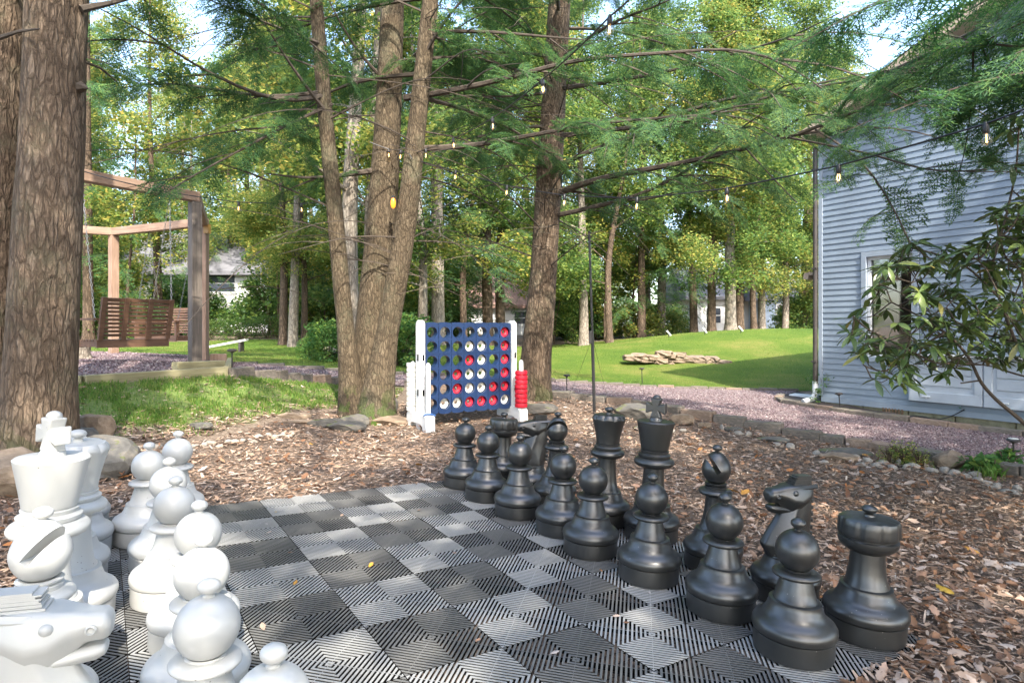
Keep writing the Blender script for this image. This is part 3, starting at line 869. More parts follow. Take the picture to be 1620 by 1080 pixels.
# bishop, 0.65 high
def bishop_head():
    pr = [(0.044, 0.434), (0.056, 0.440), (0.058, 0.446), (0.050, 0.451)]
    for a in np.linspace(-0.40 * math.pi, 0.5 * math.pi, 30):
        rr = 0.0755 * math.cos(a) * (1 - 0.14 * math.sin(a) if a > 0 else 1)
        pr.append((max(rr, 0.001), 0.522 + 0.082 * math.sin(a) * (1.13 if a > 0 else 1)))
    a = lath('bishop_raw', pr, None, 72)
    ob = bpy.data.objects.new('cut_a', a); COL.objects.link(ob)
    cut = MB()
    Mx = Matrix.Translation((0.006, 0, 0.512)) @ Matrix.Rotation(R(-57), 4, 'Y')
    cut.box((0.075, 0, 0), (0.150, 0.30, 0.024), Mx)
    cb = cut.build('cut_b', M['white_plastic'])
    md = ob.modifiers.new('b', 'BOOLEAN'); md.operation = 'DIFFERENCE'; md.object = cb; md.solver = 'EXACT'
    bpy.context.view_layer.update()
    dg = bpy.context.evaluated_depsgraph_get()
    me = bpy.data.meshes.new_from_object(ob.evaluated_get(dg))
    bpy.data.objects.remove(ob); bpy.data.objects.remove(cb)
    bm = bmesh.new(); bm.from_mesh(me)
    for e in bm.edges:
        if len(e.link_faces) == 2 and e.calc_face_angle(0) > R(35): e.smooth = False
    for f in bm.faces: f.smooth = True
    bm.to_mesh(me); bm.free(); me.name = 'bishop_head'
    return me
PM['bishop'] = common('bishop', 0.98) + [
    ('stem', lath('bishop_stem', [(0.080, 0.202), (0.079, 0.212), (0.071, 0.222), (0.060, 0.262), (0.053, 0.310), (0.050, 0.365), (0.052, 0.385)])),
    ('collar', lath('bishop_collar', torus(0.088, 0.038, 0.400, 0.020) + [(0.056, 0.420), (0.058, 0.432), (0.048, 0.437)])),
    ('head', bishop_head()),
    ('finial', lath('bishop_finial', finial(0.606, 0.026, 0.034, 0.015)))]
# queen, 0.74 high
def queen_mod(r, z, t):
    if z > 0.655 and r > 0.075:
        s = abs(math.sin(5 * t))
        return r - 0.005 * (1 - s) ** 2, z - 0.007 * (1 - s) * (1 if z < 0.69 else 0.3)
    return r, z
PM['queen'] = common('queen', 1.02) + [
    ('stem', lath('queen_stem', [(0.086, 0.202), (0.085, 0.214), (0.075, 0.226), (0.066, 0.275), (0.060, 0.330), (0.057, 0.385), (0.058, 0.420)])),
    ('collar', lath('queen_collar', torus(0.110, 0.052, 0.447, 0.029) + [(0.078, 0.470), (0.086, 0.476), (0.088, 0.487), (0.082, 0.492), (0.076, 0.496), (0.078, 0.508), (0.070, 0.512)])),
    ('crown', lath('queen_crown', [(0.066, 0.506), (0.074, 0.513), (0.075, 0.530), (0.083, 0.575), (0.095, 0.625), (0.104, 0.654), (0.109, 0.666), (0.109, 0.672), (0.104, 0.684), (0.094, 0.694), (0.085, 0.694), (0.04, 0.698), (0.001, 0.699)], queen_mod, 100)),
    ('finial', lath('queen_finial', finial(0.701, 0.030, 0.034, 0.019)))]
# king, 0.84 high
def cross_mesh():
    b = MB(); pl = []
    for a0 in range(4):
        # four arms widening outwards
        for (x, z) in ((-0.017, 0.017), (-0.030, 0.053), (0.030, 0.053), (0.017, 0.017)):
            a = -a0 * math.pi / 2
            pl.append((x * math.cos(a) - z * math.sin(a), x * math.sin(a) + z * math.cos(a) + 0.778))
    pl = [pl[i] for i in range(len(pl))]
    # remove the shared inner corners
    poly = []
    for p_ in pl:
        if not poly or (abs(poly[-1][0] - p_[0]) + abs(poly[-1][1] - p_[1])) > 1e-4: poly.append(p_)
    b.prism([(x_ * 1.12, (z_ - 0.778) * 1.08 + 0.780) for x_, z_ in poly], -0.027, 0.027)
    return b.mesh('king_cross', M['white_plastic'], 0.006, 2)
PM['king'] = common('king', 1.06, 0.102) + [
    ('stem', lath('king_stem', [(0.091, 0.202), (0.090, 0.214), (0.080, 0.226), (0.071, 0.275), (0.065, 0.330), (0.061, 0.385), (0.062, 0.428)])),
    ('collar', lath('king_collar', torus(0.121, 0.058, 0.458, 0.032) + [(0.086, 0.484), (0.094, 0.490), (0.096, 0.503), (0.089, 0.508), (0.082, 0.512), (0.085, 0.526), (0.076, 0.530)])),
    ('crown', lath('king_crown', [(0.070, 0.524), (0.080, 0.532), (0.082, 0.540), (0.091, 0.590), (0.103, 0.650), (0.111, 0.690), (0.112, 0.697), (0.107, 0.702), (0.07, 0.704), (0.040, 0.705), (0.038, 0.718), (0.034, 0.724), (0.001, 0.726)])),
    ('cross', cross_mesh()),
    ('finial', lath('king_finial', sphere_prof(0.024, 0.842, -0.42, 0.75)))]
# knight, 0.58 high: faceted neck, horse head facing +x, slab mane
def loft(st, name, seg_sharp=True, mat=None):
    """st: (x0, x1, z, half width) rings for the neck, or rings given as lists of points"""
    V = []; F = []
    n = len(st[0])
    for ring in st: V += ring
    for i in range(len(st) - 1):
        for k in range(n):
            F.append((i * n + k, i * n + (k + 1) % n, (i + 1) * n + (k + 1) % n, (i + 1) * n + k))
    F.append(tuple(range(n))[::-1]); F.append(tuple(range((len(st) - 1) * n, len(st) * n)))
    return MB().add(V, F)
def neck_ring(xf, xb, z, w, zf=0.0):
    return [(xf, w * 0.28, z + zf), (xf - 0.35 * (xf - xb), w, z), (xb + 0.25 * (xf - xb), w * 0.95, z), (xb, w * 0.45, z),
            (xb, -w * 0.45, z), (xb + 0.25 * (xf - xb), -w * 0.95, z), (xf - 0.35 * (xf - xb), -w, z), (xf, -w * 0.28, z + zf)]
def head_ring(x, zt, zb, w, wt=0.7, wb=0.45):
    zm = zb + (zt - zb) * 0.55
    return [(x, w * wt, zt), (x, w, zm), (x, w * wb, zb), (x, -w * wb, zb), (x, -w, zm), (x, -w * wt, zt)]
kn = loft([neck_ring(0.098, -0.090, 0.200, 0.086), neck_ring(0.103, -0.092, 0.212, 0.088), neck_ring(0.140, -0.098, 0.262, 0.080), neck_ring(0.105, -0.106, 0.325, 0.064), neck_ring(0.065, -0.112, 0.385, 0.055), neck_ring(0.035, -0.112, 0.450, 0.054), neck_ring(0.02, -0.10, 0.50, 0.045)], 'neck')
hd = loft([head_ring(-0.112, 0.528, 0.465, 0.040), head_ring(-0.075, 0.540, 0.415, 0.060), head_ring(-0.03, 0.541, 0.372, 0.070, 0.7, 0.3), head_ring(0.012, 0.538, 0.385, 0.068, 0.7, 0.35), head_ring(0.042, 0.532, 0.425, 0.054), head_ring(0.075, 0.523, 0.452, 0.043), head_ring(0.108, 0.520, 0.453, 0.044), head_ring(0.124, 0.508, 0.460, 0.034)], 'head')
jaw = loft([head_ring(0.005, 0.440, 0.392, 0.044), head_ring(0.050, 0.440, 0.402, 0.036), head_ring(0.095, 0.446, 0.408, 0.035), head_ring(0.115, 0.444, 0.418, 0.026)], 'jaw')
mane = MB()
for q in range(5):
    mane.box((-0.052 - 0.004 * q, 0, 0.543 + 0.0085 * q), (0.098 - 0.006 * q, 0.060 - 0.003 * q, 0.0062), Matrix.Translation((0, 0, 0)) )
    if q < 4: mane.box((-0.055, 0, 0.5472 + 0.0085 * q), (0.084, 0.050, 0.004))
ears = MB()
for s_ in (1, -1):
    ears.add([(-0.02, s_ * 0.040, 0.515), (-0.02, s_ * 0.056, 0.522), (-0.02, s_ * 0.045, 0.541), (-0.128, s_ * 0.026, 0.520), (-0.128, s_ * 0.050, 0.530), (-0.128, s_ * 0.034, 0.548)], [(0, 1, 4, 3), (1, 2, 5, 4), (2, 0, 3, 5), (0, 2, 1), (3, 4, 5)])
crest = MB()
for q in range(8):
    crest.box((-0.112, 0, 0.245 + 0.031 * q), (0.022, 0.052, 0.019), Matrix.Rotation(0, 4, 'Y'))
eyes = [MB().ball((0.006, s_ * 0.053, 0.506), 0.0145, 14, 10, (1, 0.8, 1)) for s_ in (1, -1)]
nost = []
for s_ in (1, -1):
    q_ = MB().lathe([(0.004, -0.006), (0.012, -0.004), (0.013, 0.0), (0.009, 0.002), (0.006, -0.002), (0.001, -0.003)], 12)
    q_.v = [(0.088 + x, s_ * (0.0435 + zz * 1.2), 0.490 + y) for x, y, zz in q_.v]
    nost.append(q_)
W_ = M['white_plastic']
def smooth_mesh(b, name, bev):
    me = b.mesh(name, W_, bev, 4)
    me.polygons.foreach_set('use_smooth', [True] * len(me.polygons)); me.set_sharp_from_angle(angle=R(50)); me.update()
    return me
PM['knight'] = common('knight', 1.0) + [('pedestal', lath('knight_pedestal', [(0.096, 0.196), (0.100, 0.204), (0.098, 0.210), (0.08, 0.214)])),
    ('neck', smooth_mesh(kn, 'knight_neck', 0.010)), ('head', smooth_mesh(hd, 'knight_head', 0.013)), ('jaw', smooth_mesh(jaw, 'knight_jaw', 0.010)), ('mane', mane.mesh('knight_mane', W_)),
    ('ears', ears.mesh('knight_ear', W_, 0.004, 1)), ('crest', crest.mesh('knight_crest', W_, 0.003, 1)), ('eye', eyes[0].mesh('knight_eye', W_)), ('eye', eyes[1].mesh('knight_eye_b', W_)), ('nostril', nost[0].mesh('knight_nostril', W_)), ('nostril', nost[1].mesh('knight_nostril_b', W_))]
BLACKM = {}
def black_of(me):
    if me.name not in BLACKM:
        c = me.copy(); c.materials.clear(); c.materials.append(M['black_plastic']); BLACKM[me.name] = c
    return BLACKM[me.name]

def piece(kind, colour, i, j, label, dx=0.0, dy=0.0, yaw=0.0):
    """stand a piece on square (i, j); dx, dy: how far off centre it stands"""
    P = BM @ Vector(((i + 0.5) * TILE, (j + 0.5) * TILE, 0.001)) + Vector((dx, dy, 0))
    P.z = plane_z(P.x, P.y) + 0.002
    o = thing('chess_' + kind, label, 'chess piece', group=colour + ' chess pieces set out on the board')
    o.matrix_world = Matrix.Translation(P) @ BR @ Matrix.Rotation(yaw, 4, 'Z')
    for nm, me in PM[kind]:
        link({'ears': 'ear'}.get(nm, nm), black_of(me) if colour == 'black' else me, o)
    return o
FILES = ['rook', 'knight', 'bishop', 'queen', 'king', 'bishop', 'knight', 'rook']
PL_B = ['black pawn in front of the far black rook, farthest of its row', 'black pawn in front of the far black knight', 'black pawn in front of the far black bishop',
        'black pawn directly in front of the black queen', 'black pawn directly in front of the black king', 'black pawn in front of the near black bishop',
        'black pawn in front of the near black knight', 'black pawn in front of the near black rook at the board corner']
PD_B = [(0.04, 0.02), (0.01, 0.02), (0.01, 0.0), (0.05, 0.02), (-0.03, 0.03), (0.0, 0.03), (0.03, 0.03), (-0.02, 0.02)]
for k in range(8):
    piece('pawn', 'black', k, 6, PL_B[k], *PD_B[k], yaw=rnd.uniform(0, 6))
RL_B = ['black rook at the far board corner before the blue disc game', 'black knight with open mouth beside the far black rook', 'black bishop between the far knight and the queen',
        'tall black queen with scalloped crown', 'tallest black piece, the king with a cross on its flat crown', 'black bishop standing beyond the king, slot facing the camera side',
        'black knight with slab mane between the near bishop and rook', 'big black rook on the near corner of the board by the leaves']
RD_B = [(0.0, 0.04), (0.0, 0.03), (-0.06, 0.06), (0.02, 0.03), (0.04, 0.10), (0.05, 0.0), (0.06, -0.02), (0.03, -0.02)]
YB = [0, 2.75, 0.3, 0.2, -0.55, 2.3, 2.75, 0.2]
for k in range(8):
    piece(FILES[k], 'black', k, 7, RL_B[k], *RD_B[k], yaw={1: math.atan2(-0.33, -0.2) * 0 - 1.9, 2: -0.5, 4: 0.55, 5: -2.2, 6: -1.9}.get(k, 0.2))
PL_W = ['white pawn farthest from the camera, nearest the grey boulder', 'white pawn second from the boulder end of the white row', 'white pawn third from the boulder end, mostly hidden',
        'white pawn with a bright sun patch on its base', 'white pawn just before the white king on the near side', 'white pawn beside the white bishop', 'big white pawn near the bottom edge beside the white knight', 'white pawn cut off by the bottom edge, only its head showing']
PD_W = [(0.08, 0.03), (-0.10, 0.0), (-0.03, 0.0), (-0.04, 0.0), (0.01, 0.0), (-0.02, -0.02), (-0.06, -0.02), (0.01, 0.0)]
for k in range(8):
    piece('pawn', 'white', k, 1, PL_W[k], *PD_W[k], yaw=rnd.uniform(0, 6))
RL_W = ['white rook hidden behind the white queen at the far corner', 'white knight hidden behind the white queen', 'white bishop just visible behind the white queen', 'white queen with scalloped crown behind the white king',
        'tall white king with cross in the lower left', 'white bishop with slotted head before the white king', 'white knight in the lower left corner, muzzle pointing to the pawns', None]
RD_W = [(0.0, 0.0), (0.02, 0.0), (0.0, 0.0), (0.02, 0.0), (-0.09, 0.05), (-0.05, 0.0), (0.02, -0.02), (0, 0)]
for k in range(7):
    piece(FILES[k], 'white', k, 0, RL_W[k], *RD_W[k], yaw={5: 1.0, 6: 1.35, 4: 0.55}.get(k, 0.2))

# ------------------------------------------------------------------ vegetation generators
def basis_from_dir(D, up=None):
    """(n,3) directions -> (n,3,3) matrices with x along D, z roughly up"""
    D = D / np.linalg.norm(D, axis=1, keepdims=True)
    U = np.tile(np.array([0, 0, 1.0]), (len(D), 1)) if up is None else up
    Yv = np.cross(U, D); n = np.linalg.norm(Yv, axis=1, keepdims=True); n[n < 1e-6] = 1
    Yv = Yv / n
    Z = np.cross(D, Yv)
    return np.stack([D, Yv, Z], 2)

def roll(B, ang):
    c, s = np.cos(ang)[:, None], np.sin(ang)[:, None]
    y = B[:, :, 1] * c + B[:, :, 2] * s; z = -B[:, :, 1] * s + B[:, :, 2] * c
    return np.stack([B[:, :, 0], y, z], 2)

def stamp(TV, TF, P, B, S):
    """copies of a template (verts TV, faces TF) at P with basis B and scale S (n,) or (n,3)"""
    S = np.asarray(S, float)
    if S.ndim == 1: S = S[:, None]
    L = TV[None] * S[:, None, :]
    W = np.einsum('nij,nkj->nki', B, L) + P[:, None, :]
    F = TF[None] + (np.arange(len(P)) * len(TV))[:, None, None]
    return W.reshape(-1, 3), F.reshape(-1, TF.shape[1])

def spray_template(seed, n=15):
    """flat drooping hemlock spray, unit length along x: needle strips, and a thin twig"""
    r = np.random.default_rng(seed)
    V = []; F = []
    def axis(t): return np.array([t, 0.03 * math.sin(5 * t + seed), -0.22 * t * t])
    def strip(a, b, w0, w1, nrm):
        d = b - a; s = np.cross(nrm, d); s /= (np.linalg.norm(s) + 1e-9)
        k = len(V)
        V.extend([a - s * w0, a + s * w0, b + s * w1, b - s * w1]); F.append((k, k + 1, k + 2, k + 3))
    for i in range(n):
        t = (i + 0.6) / n
        for sd in (1, -1):
            if r.random() < 0.1: continue
            a = axis(t); L = (0.42 * (1 - t) ** 0.8 + 0.07) * r.uniform(0.7, 1.2)
            an = R(r.uniform(42, 62)) * sd
            d = np.array([math.cos(an), math.sin(an), r.uniform(-0.28, 0.02)])
            nrm = np.array([r.uniform(-.35, .35), r.uniform(-.35, .35), 1.0])
            b = a + d * L
            strip(a, b, 0.0085, 0.004, nrm)
            m_ = max(2, int(L * 14))
            for q in range(m_):
                tt = (q + 0.7) / (m_ + 0.4)
                for s2 in (1, -1):
                    an2 = an + R(r.uniform(38, 58)) * s2
                    L2 = (0.085 * (1 - tt) + 0.035) * r.uniform(0.7, 1.25)
                    d2 = np.array([math.cos(an2), math.sin(an2), r.uniform(-0.4, 0.1)])
                    p0 = a + (b - a) * tt
                    strip(p0, p0 + d2 * L2, 0.0095, 0.005, nrm + r.uniform(-.3, .3, 3))
    TW = []
    ws = [axis(t) for t in np.linspace(0, 1, 4)]
    rad = [0.0045, 0.0035, 0.0022, 0.001]
    k0 = len(V); WF = []
    for p_, q in zip(ws, rad):
        for a in range(3):
            an = 2 * math.pi * a / 3
            V.append(p_ + np.array([0, math.cos(an) * q, math.sin(an) * q]))
    for i in range(3):
        for a in range(3):
            WF.append((k0 + i * 3 + a, k0 + i * 3 + (a + 1) % 3, k0 + (i + 1) * 3 + (a + 1) % 3, k0 + (i + 1) * 3 + a))
    return np.array(V), np.array(F), np.array(WF)
SPRAYS = [spray_template(s) for s in range(3)]
SPRAYS_THIN = [spray_template(s + 20, 8) for s in range(2)]

def resample(pts, step):
    P = np.array([tuple(p) for p in pts], float)
    d = np.concatenate([[0], np.cumsum(np.linalg.norm(np.diff(P, axis=0), axis=1))])
    n = max(3, int(d[-1] / step) + 1)
    t = np.linspace(0, d[-1], n)
    # smooth the corners a little
    Q = np.stack([np.interp(t, d, P[:, k]) for k in range(3)], 1)
    for _ in range(2): Q[1:-1] = Q[1:-1] * 0.5 + (Q[:-2] + Q[2:]) * 0.25
    return Q, d[-1]

def foliage_mesh(name, limbs, r, gap=0.115, smin=0.28, smax=0.66, bare=0.12, thin=False):
    """hemlock sprays along every limb polyline"""
    Ps = [[], [], []]; Bs = [[], [], []]; Ss = [[], [], []]
    T = SPRAYS_THIN if thin else SPRAYS
    for pts, dens in limbs:
        Q, L = resample(pts, 0.10)
        n = max(2, int(L / gap * dens))
        for k in range(n):
            t = bare + (1 - bare) * (k + r.random()) / n
            f = t * (len(Q) - 1); i = min(int(f), len(Q) - 2)
            p_ = Q[i] + (Q[i + 1] - Q[i]) * (f - i)
            d = Q[i + 1] - Q[i]; d /= np.linalg.norm(d)
            sd = np.cross([0, 0, 1], d); sd /= (np.linalg.norm(sd) + 1e-9)
            s_ = 1 if r.random() < 0.5 else -1
            a = R(r.uniform(35, 75))
            dd = d * math.cos(a) + sd * s_ * math.sin(a) + np.array([0, 0, r.uniform(-0.45, 0.05)])
            if k > n - 3: dd = d + np.array([0, 0, -0.2])
            q = int(r.integers(0, len(T)))
            Ps[q].append(p_); Bs[q].append(dd); Ss[q].append(r.uniform(smin, smax) * (1.0 - 0.35 * t))
    V = []; F = []; mi = []; off = 0
    for q in range(len(T)):
        if not Ps[q]: continue
        tv, tf, tw = T[q]
        B = roll(basis_from_dir(np.array(Bs[q])), r.normal(0, 0.35, len(Bs[q])))
        v_, f_ = stamp(tv, np.vstack([tf, tw]), np.array(Ps[q]), B, np.array(Ss[q]))
        V.append(v_); F.append(f_ + off); off += len(v_)
        mi.append(np.tile(np.concatenate([np.zeros(len(tf), int), np.ones(len(tw), int)]), len(Ps[q])))
    return np_mesh(name, np.vstack(V), np.vstack(F), [M['needles'], M['limb_bark']], False, np.concatenate(mi))

def rough_tube(pts, radii, seg, r, amp=0.06, step=0.12, flare_base=0.0, lobes=0):
    """trunk surface with uneven girth; returns V, F"""
    P = np.array([tuple(p) for p in pts], float)
    d = np.concatenate([[0], np.cumsum(np.linalg.norm(np.diff(P, axis=0), axis=1))])
    n = max(4, int(d[-1] / step)); t = np.linspace(0, d[-1], n)
    Q = np.stack([np.interp(t, d, P[:, k]) for k in range(3)], 1)
    for _ in range(6): Q[1:-1] = Q[1:-1] * 0.5 + (Q[:-2] + Q[2:]) * 0.25
    rad = np.interp(t, d, radii)
    ph = r.uniform(0, 6.28, 6)
    V = np.zeros((n, seg, 3)); ref = None
    th = 2 * np.pi * np.arange(seg) / seg
    nz = r.normal(0, 1, (n // 2 + 2, seg // 2))
    for i in range(n):
        dd = Q[min(i + 1, n - 1)] - Q[max(i - 1, 0)]; dd /= np.linalg.norm(dd)
        if ref is None: ref = np.cross(dd, [0.3, 1, 0.1]); ref /= np.linalg.norm(ref)
        ref = ref - dd * (ref @ dd); ref /= np.linalg.norm(ref); b = np.cross(dd, ref)
        u = t[i]
        k = 1 + amp * (np.sin(2 * th + ph[0] + u * 0.9) * 0.5 + np.sin(3 * th + ph[1] - u * 1.3) * 0.4 + np.sin(5 * th + ph[2] + u * 0.6) * 0.25 + np.sin(u * 2.3 + ph[3]) * 0.3)
        j = i / 2.0; j0 = int(j); row = nz[j0] * (1 - (j - j0)) + nz[j0 + 1] * (j - j0)
        k = k + amp * 0.22 * np.interp(np.arange(seg) / 2.0, np.arange(seg // 2 + 1), np.append(row, row[0]))
        if flare_base > 0:
            fl = math.exp(-u / 0.28)
            k = k + flare_base * fl * (1 + 0.55 * np.sin(lobes * th + ph[4])) if lobes else k + flare_base * fl
        rr = rad[i] * k
        V[i] = Q[i] + np.outer(np.cos(th) * rr, ref) + np.outer(np.sin(th) * rr, b)
    idx = np.arange(n * seg).reshape(n, seg); nx_ = np.roll(idx, -1, axis=1)
    F = np.stack([idx[:-1], nx_[:-1], nx_[1:], idx[1:]], -1).reshape(-1, 4)
    return V.reshape(-1, 3), F

def limb_polyline(base, az, L, rise, droop, r, n=7, wig=0.05):
    pts = []
    d = Vector((math.cos(az), math.sin(az), 0)); sd = Vector((-d.y, d.x, 0))
    w1, w2 = r.uniform(-1, 1), r.uniform(-1, 1)
    for k in range(n):
        t = k / (n - 1)
        pts.append(base + d * L * t + Vector((0, 0, rise * t * L - droop * t * t * L)) + sd * wig * L * (math.sin(3 * t + w1 * 3) - math.sin(w1 * 3)) + Vector((0, 0, wig * 0.5 * L * math.sin(5 * t + w2))) * t)
    return pts

def limb_obj(pts, r0, r1, parent, mat='limb_bark', seg=6):
    Q, L = resample(pts, 0.22)
    rad = [r0 + (r1 - r0) * (k / (len(Q) - 1)) ** 0.8 for k in range(len(Q))]
    o = Vector(parent.location)
    return MB().tube([Vector(q) - o for q in Q], rad, seg).build('limb', M[mat], parent)

# leaf cloud for broadleaf crowns
LEAF_V = np.array([(-0.5, 0, 0), (0, -0.30, 0.05), (0.5, 0, -0.03), (0, 0.30, 0.05)]); LEAF_F = np.array([(0, 1, 2), (0, 2, 3)])
def leaf_cloud(centers, radii, per, size, r, flat=0.7):
    """leaf faces scattered in uneven clumps"""
    P = []
    for c, rad in zip(centers, radii):
        n = max(3, int(per * r.uniform(0.6, 1.4)))
        g = r.normal(0, 1, (n, 3)); g /= (np.linalg.norm(g, axis=1, keepdims=True) + 1e-9)
        g *= (r.random((n, 1)) ** 0.45) * rad
        g[:, 2] *= flat
        P.append(c + g)
    P = np.vstack(P); n = len(P)
    D = r.normal(0, 1, (n, 3)); D[:, 2] *= 0.5
    B = roll(basis_from_dir(D), r.normal(0, 0.7, n))
    return stamp(LEAF_V, LEAF_F, P, B, r.uniform(0.65, 1.3, n) * size)

def broadleaf(seed, H, crown0, spread, n_limb, clumps, per, leaf, matleaf, r0=0.16, lean=0.0, crad=0.8):
    """proto (trunk mesh, crown mesh) with the base at the origin"""
    r = np.random.default_rng(seed)
    top = Vector((lean + r.uniform(-.4, .4), r.uniform(-.4, .4), H))
    tp = [Vector((0, 0, -0.15)), Vector((r.uniform(-.12, .12), r.uniform(-.12, .12), H * 0.25)) + top * 0.18 * Vector((1, 1, 0)).length * 0, top * 0.55 + Vector((r.uniform(-.25, .25), r.uniform(-.25, .25), 0)), top]
    V, F = rough_tube(tp, [r0 * 1.15, r0 * 0.9, r0 * 0.55, 0.02], 10, r, 0.07, 0.5, 0.35)
    b = MB()
    cs = []; rs = []
    for k in range(n_limb):
        t = crown0 + (0.97 - crown0) * (k + r.random()) / n_limb
        f = t; base = tp[1].lerp(tp[2], (f - .25) / .3) if f < 0.55 else tp[2].lerp(tp[3], (f - .55) / .45)
        if f < 0.25: base = tp[0].lerp(tp[1], f / .25)
        az = r.uniform(0, 6.28); L = spread * r.uniform(0.6, 1.1) * (1.15 - 0.75 * max(0, (t - crown0) / (1 - crown0)))
        lp = limb_polyline(base, az, L, r.uniform(0.25, 0.8), 0.25, r, 5)
        b.tube(lp, [r0 * 0.30 * (1.2 - t), r0 * 0.2 * (1.2 - t), r0 * 0.12 * (1.2 - t), 0.012, 0.005], 4, cap=False)
        for q in range(max(1, int(clumps / n_limb))):
            s_ = r.uniform(0.35, 1.05)
            i = min(int(s_ * 4), 3)
            c = lp[i].lerp(lp[i + 1], min(1, s_ * 4 - i)) if s_ < 1 else lp[4]
            cs.append(np.array(c) + r.normal(0, 0.35, 3)); rs.append(crad * r.uniform(0.6, 1.3))
    V2 = np.array([tuple(v_) for v_ in b.v]); F2 = [f_ for f_ in b.f]
    F2 = np.array(F2) + len(V)
    tm = np_mesh('trunk', np.vstack([V, V2]), np.vstack([F, F2]), M['bark_brown'], True)
    cv, cf = leaf_cloud(cs, rs, per, leaf, r)
    cm = np_mesh('crown', cv, cf, matleaf)
    return tm, cm

def put_tree(proto, name, x, y, s, rz, label, group, bark=None, sz=None):
    p_ = on(x, y, -0.05)
    t = thing(name, label, 'tree', p_, (0, 0, rz), group)
    t.scale = (s, s, sz or s)
    me = proto[0]
    if bark:
        key = me.name + bark
        if key not in TRUNKS:
            c = me.copy(); c.materials.clear(); c.materials.append(M[bark]); TRUNKS[key] = c
        me = TRUNKS[key]
    link('trunk', me, t); link('crown', proto[1], t)
    return t
TRUNKS = {}

# ------------------------------------------------------------------ the hemlocks round the play area
def trace(uv, Y0, Y1):
    n = len(uv)
    return [at(u, v, Y0 + (Y1 - Y0) * k / (n - 1)) for k, (u, v) in enumerate(uv)]

def hemlock(name, label, base, trunks, traced, auto, seed, bark, group=None, seg=36, thin=False, bare=0):
    """trunks: list of (points, radii); traced: (points, r0, density); auto: (z0, z1, n, Lmax)"""
    r = np.random.default_rng(seed)
    root = thing('hemlock_tree', label, 'tree', base, group=group)
    o = np.array(tuple(base))
    for pts, rad, fl, lob in trunks:
        V, F = rough_tube(pts, rad, seg, r, 0.05, 0.10, fl, lob)
        link('trunk', np_mesh('trunk', V - o, F, M[bark], True), root)
    limbs = []
    for pts, r0, dens in traced:
        limb_obj(pts, r0, 0.006, root)
        dens *= 0.75
        if dens > 0: limbs.append((pts, dens))
        # side branchlets
        Q, L = resample(pts, 0.1)
        for k in range(int(L / 0.55)):
            t = 0.15 + 0.8 * (k + r.random()) / max(1, int(L / 0.55))
            i = min(int(t * (len(Q) - 1)), len(Q) - 2)
            d = Q[i + 1] - Q[i]; az = math.atan2(d[1], d[0]) + R(r.uniform(30, 65)) * (1 if r.random() < .5 else -1)
            lp = limb_polyline(Vector(Q[i]), az, L * r.uniform(0.18, 0.38), r.uniform(-.15, .2), 0.3, r, 5)
            limb_obj(lp, r0 * 0.35, 0.003, root, seg=4)
            if dens > 0: limbs.append((lp, dens * 1.1))
    for k in range(bare):
        b0 = Vector(tuple(np.array([tuple(q) for q in trunks[k % len(trunks)][0]])[0])); zz = r.uniform(2.0, 5.2)
        PP = np.array([tuple(q) for q in trunks[k % len(trunks)][0]])
        lp = limb_polyline(Vector((np.interp(zz, PP[:, 2], PP[:, 0]), np.interp(zz, PP[:, 2], PP[:, 1]), zz)), r.uniform(0, 6.283), r.uniform(1.2, 3.4), r.uniform(-.1, .5), r.uniform(0.1, 0.5), r, 7, 0.07)
        limb_obj(lp, r.uniform(0.008, 0.016), 0.0025, root, seg=4)
        for q in range(3):
            i = int(r.integers(1, 6)); az2 = r.uniform(0, 6.28)
            limb_obj(limb_polyline(lp[i], az2, r.uniform(0.4, 1.3), r.uniform(-.3, .4), 0.3, r, 5, 0.08), 0.006, 0.002, root, seg=3)
    z0, z1, n, Lm = auto[:4]
    tp = trunks[0][0]
    P = np.array([tuple(p) for p in tp])
    for k in range(n):
        t = (k + r.random()) / n
        z = z0 + (z1 - z0) * t
        bx = np.interp(z, P[:, 2], P[:, 0]); by = np.interp(z, P[:, 2], P[:, 1])
        az = r.uniform(0, 6.283) if len(auto) < 5 else auto[4](r)
        L = Lm * (1.05 - 0.75 * t) * r.uniform(0.75, 1.1)
        lp = limb_polyline(Vector((bx, by, z)), az, L, r.uniform(0.02, 0.3), 0.32, r, 7)
        limb_obj(lp, 0.032 * (1.1 - 0.6 * t), 0.005, root, seg=5)
        limbs.append((lp, 1.0))
        for q in range(int(L * 1.4)):
            s_ = r.uniform(0.2, 0.9); i = min(int(s_ * 6), 5)
            b0 = lp[i].lerp(lp[i + 1], s_ * 6 - i)
            lp2 = limb_polyline(b0, az + R(r.uniform(30, 65)) * (1 if r.random() < .5 else -1), L * r.uniform(0.2, 0.42), 0.05, 0.3, r, 5)
            limbs.append((lp2, 1.0))
    me = foliage_mesh('crown', limbs, r, thin=thin)
    me.transform(Matrix.Translation(-Vector(base)))
    link('crown', me, root)
    return root

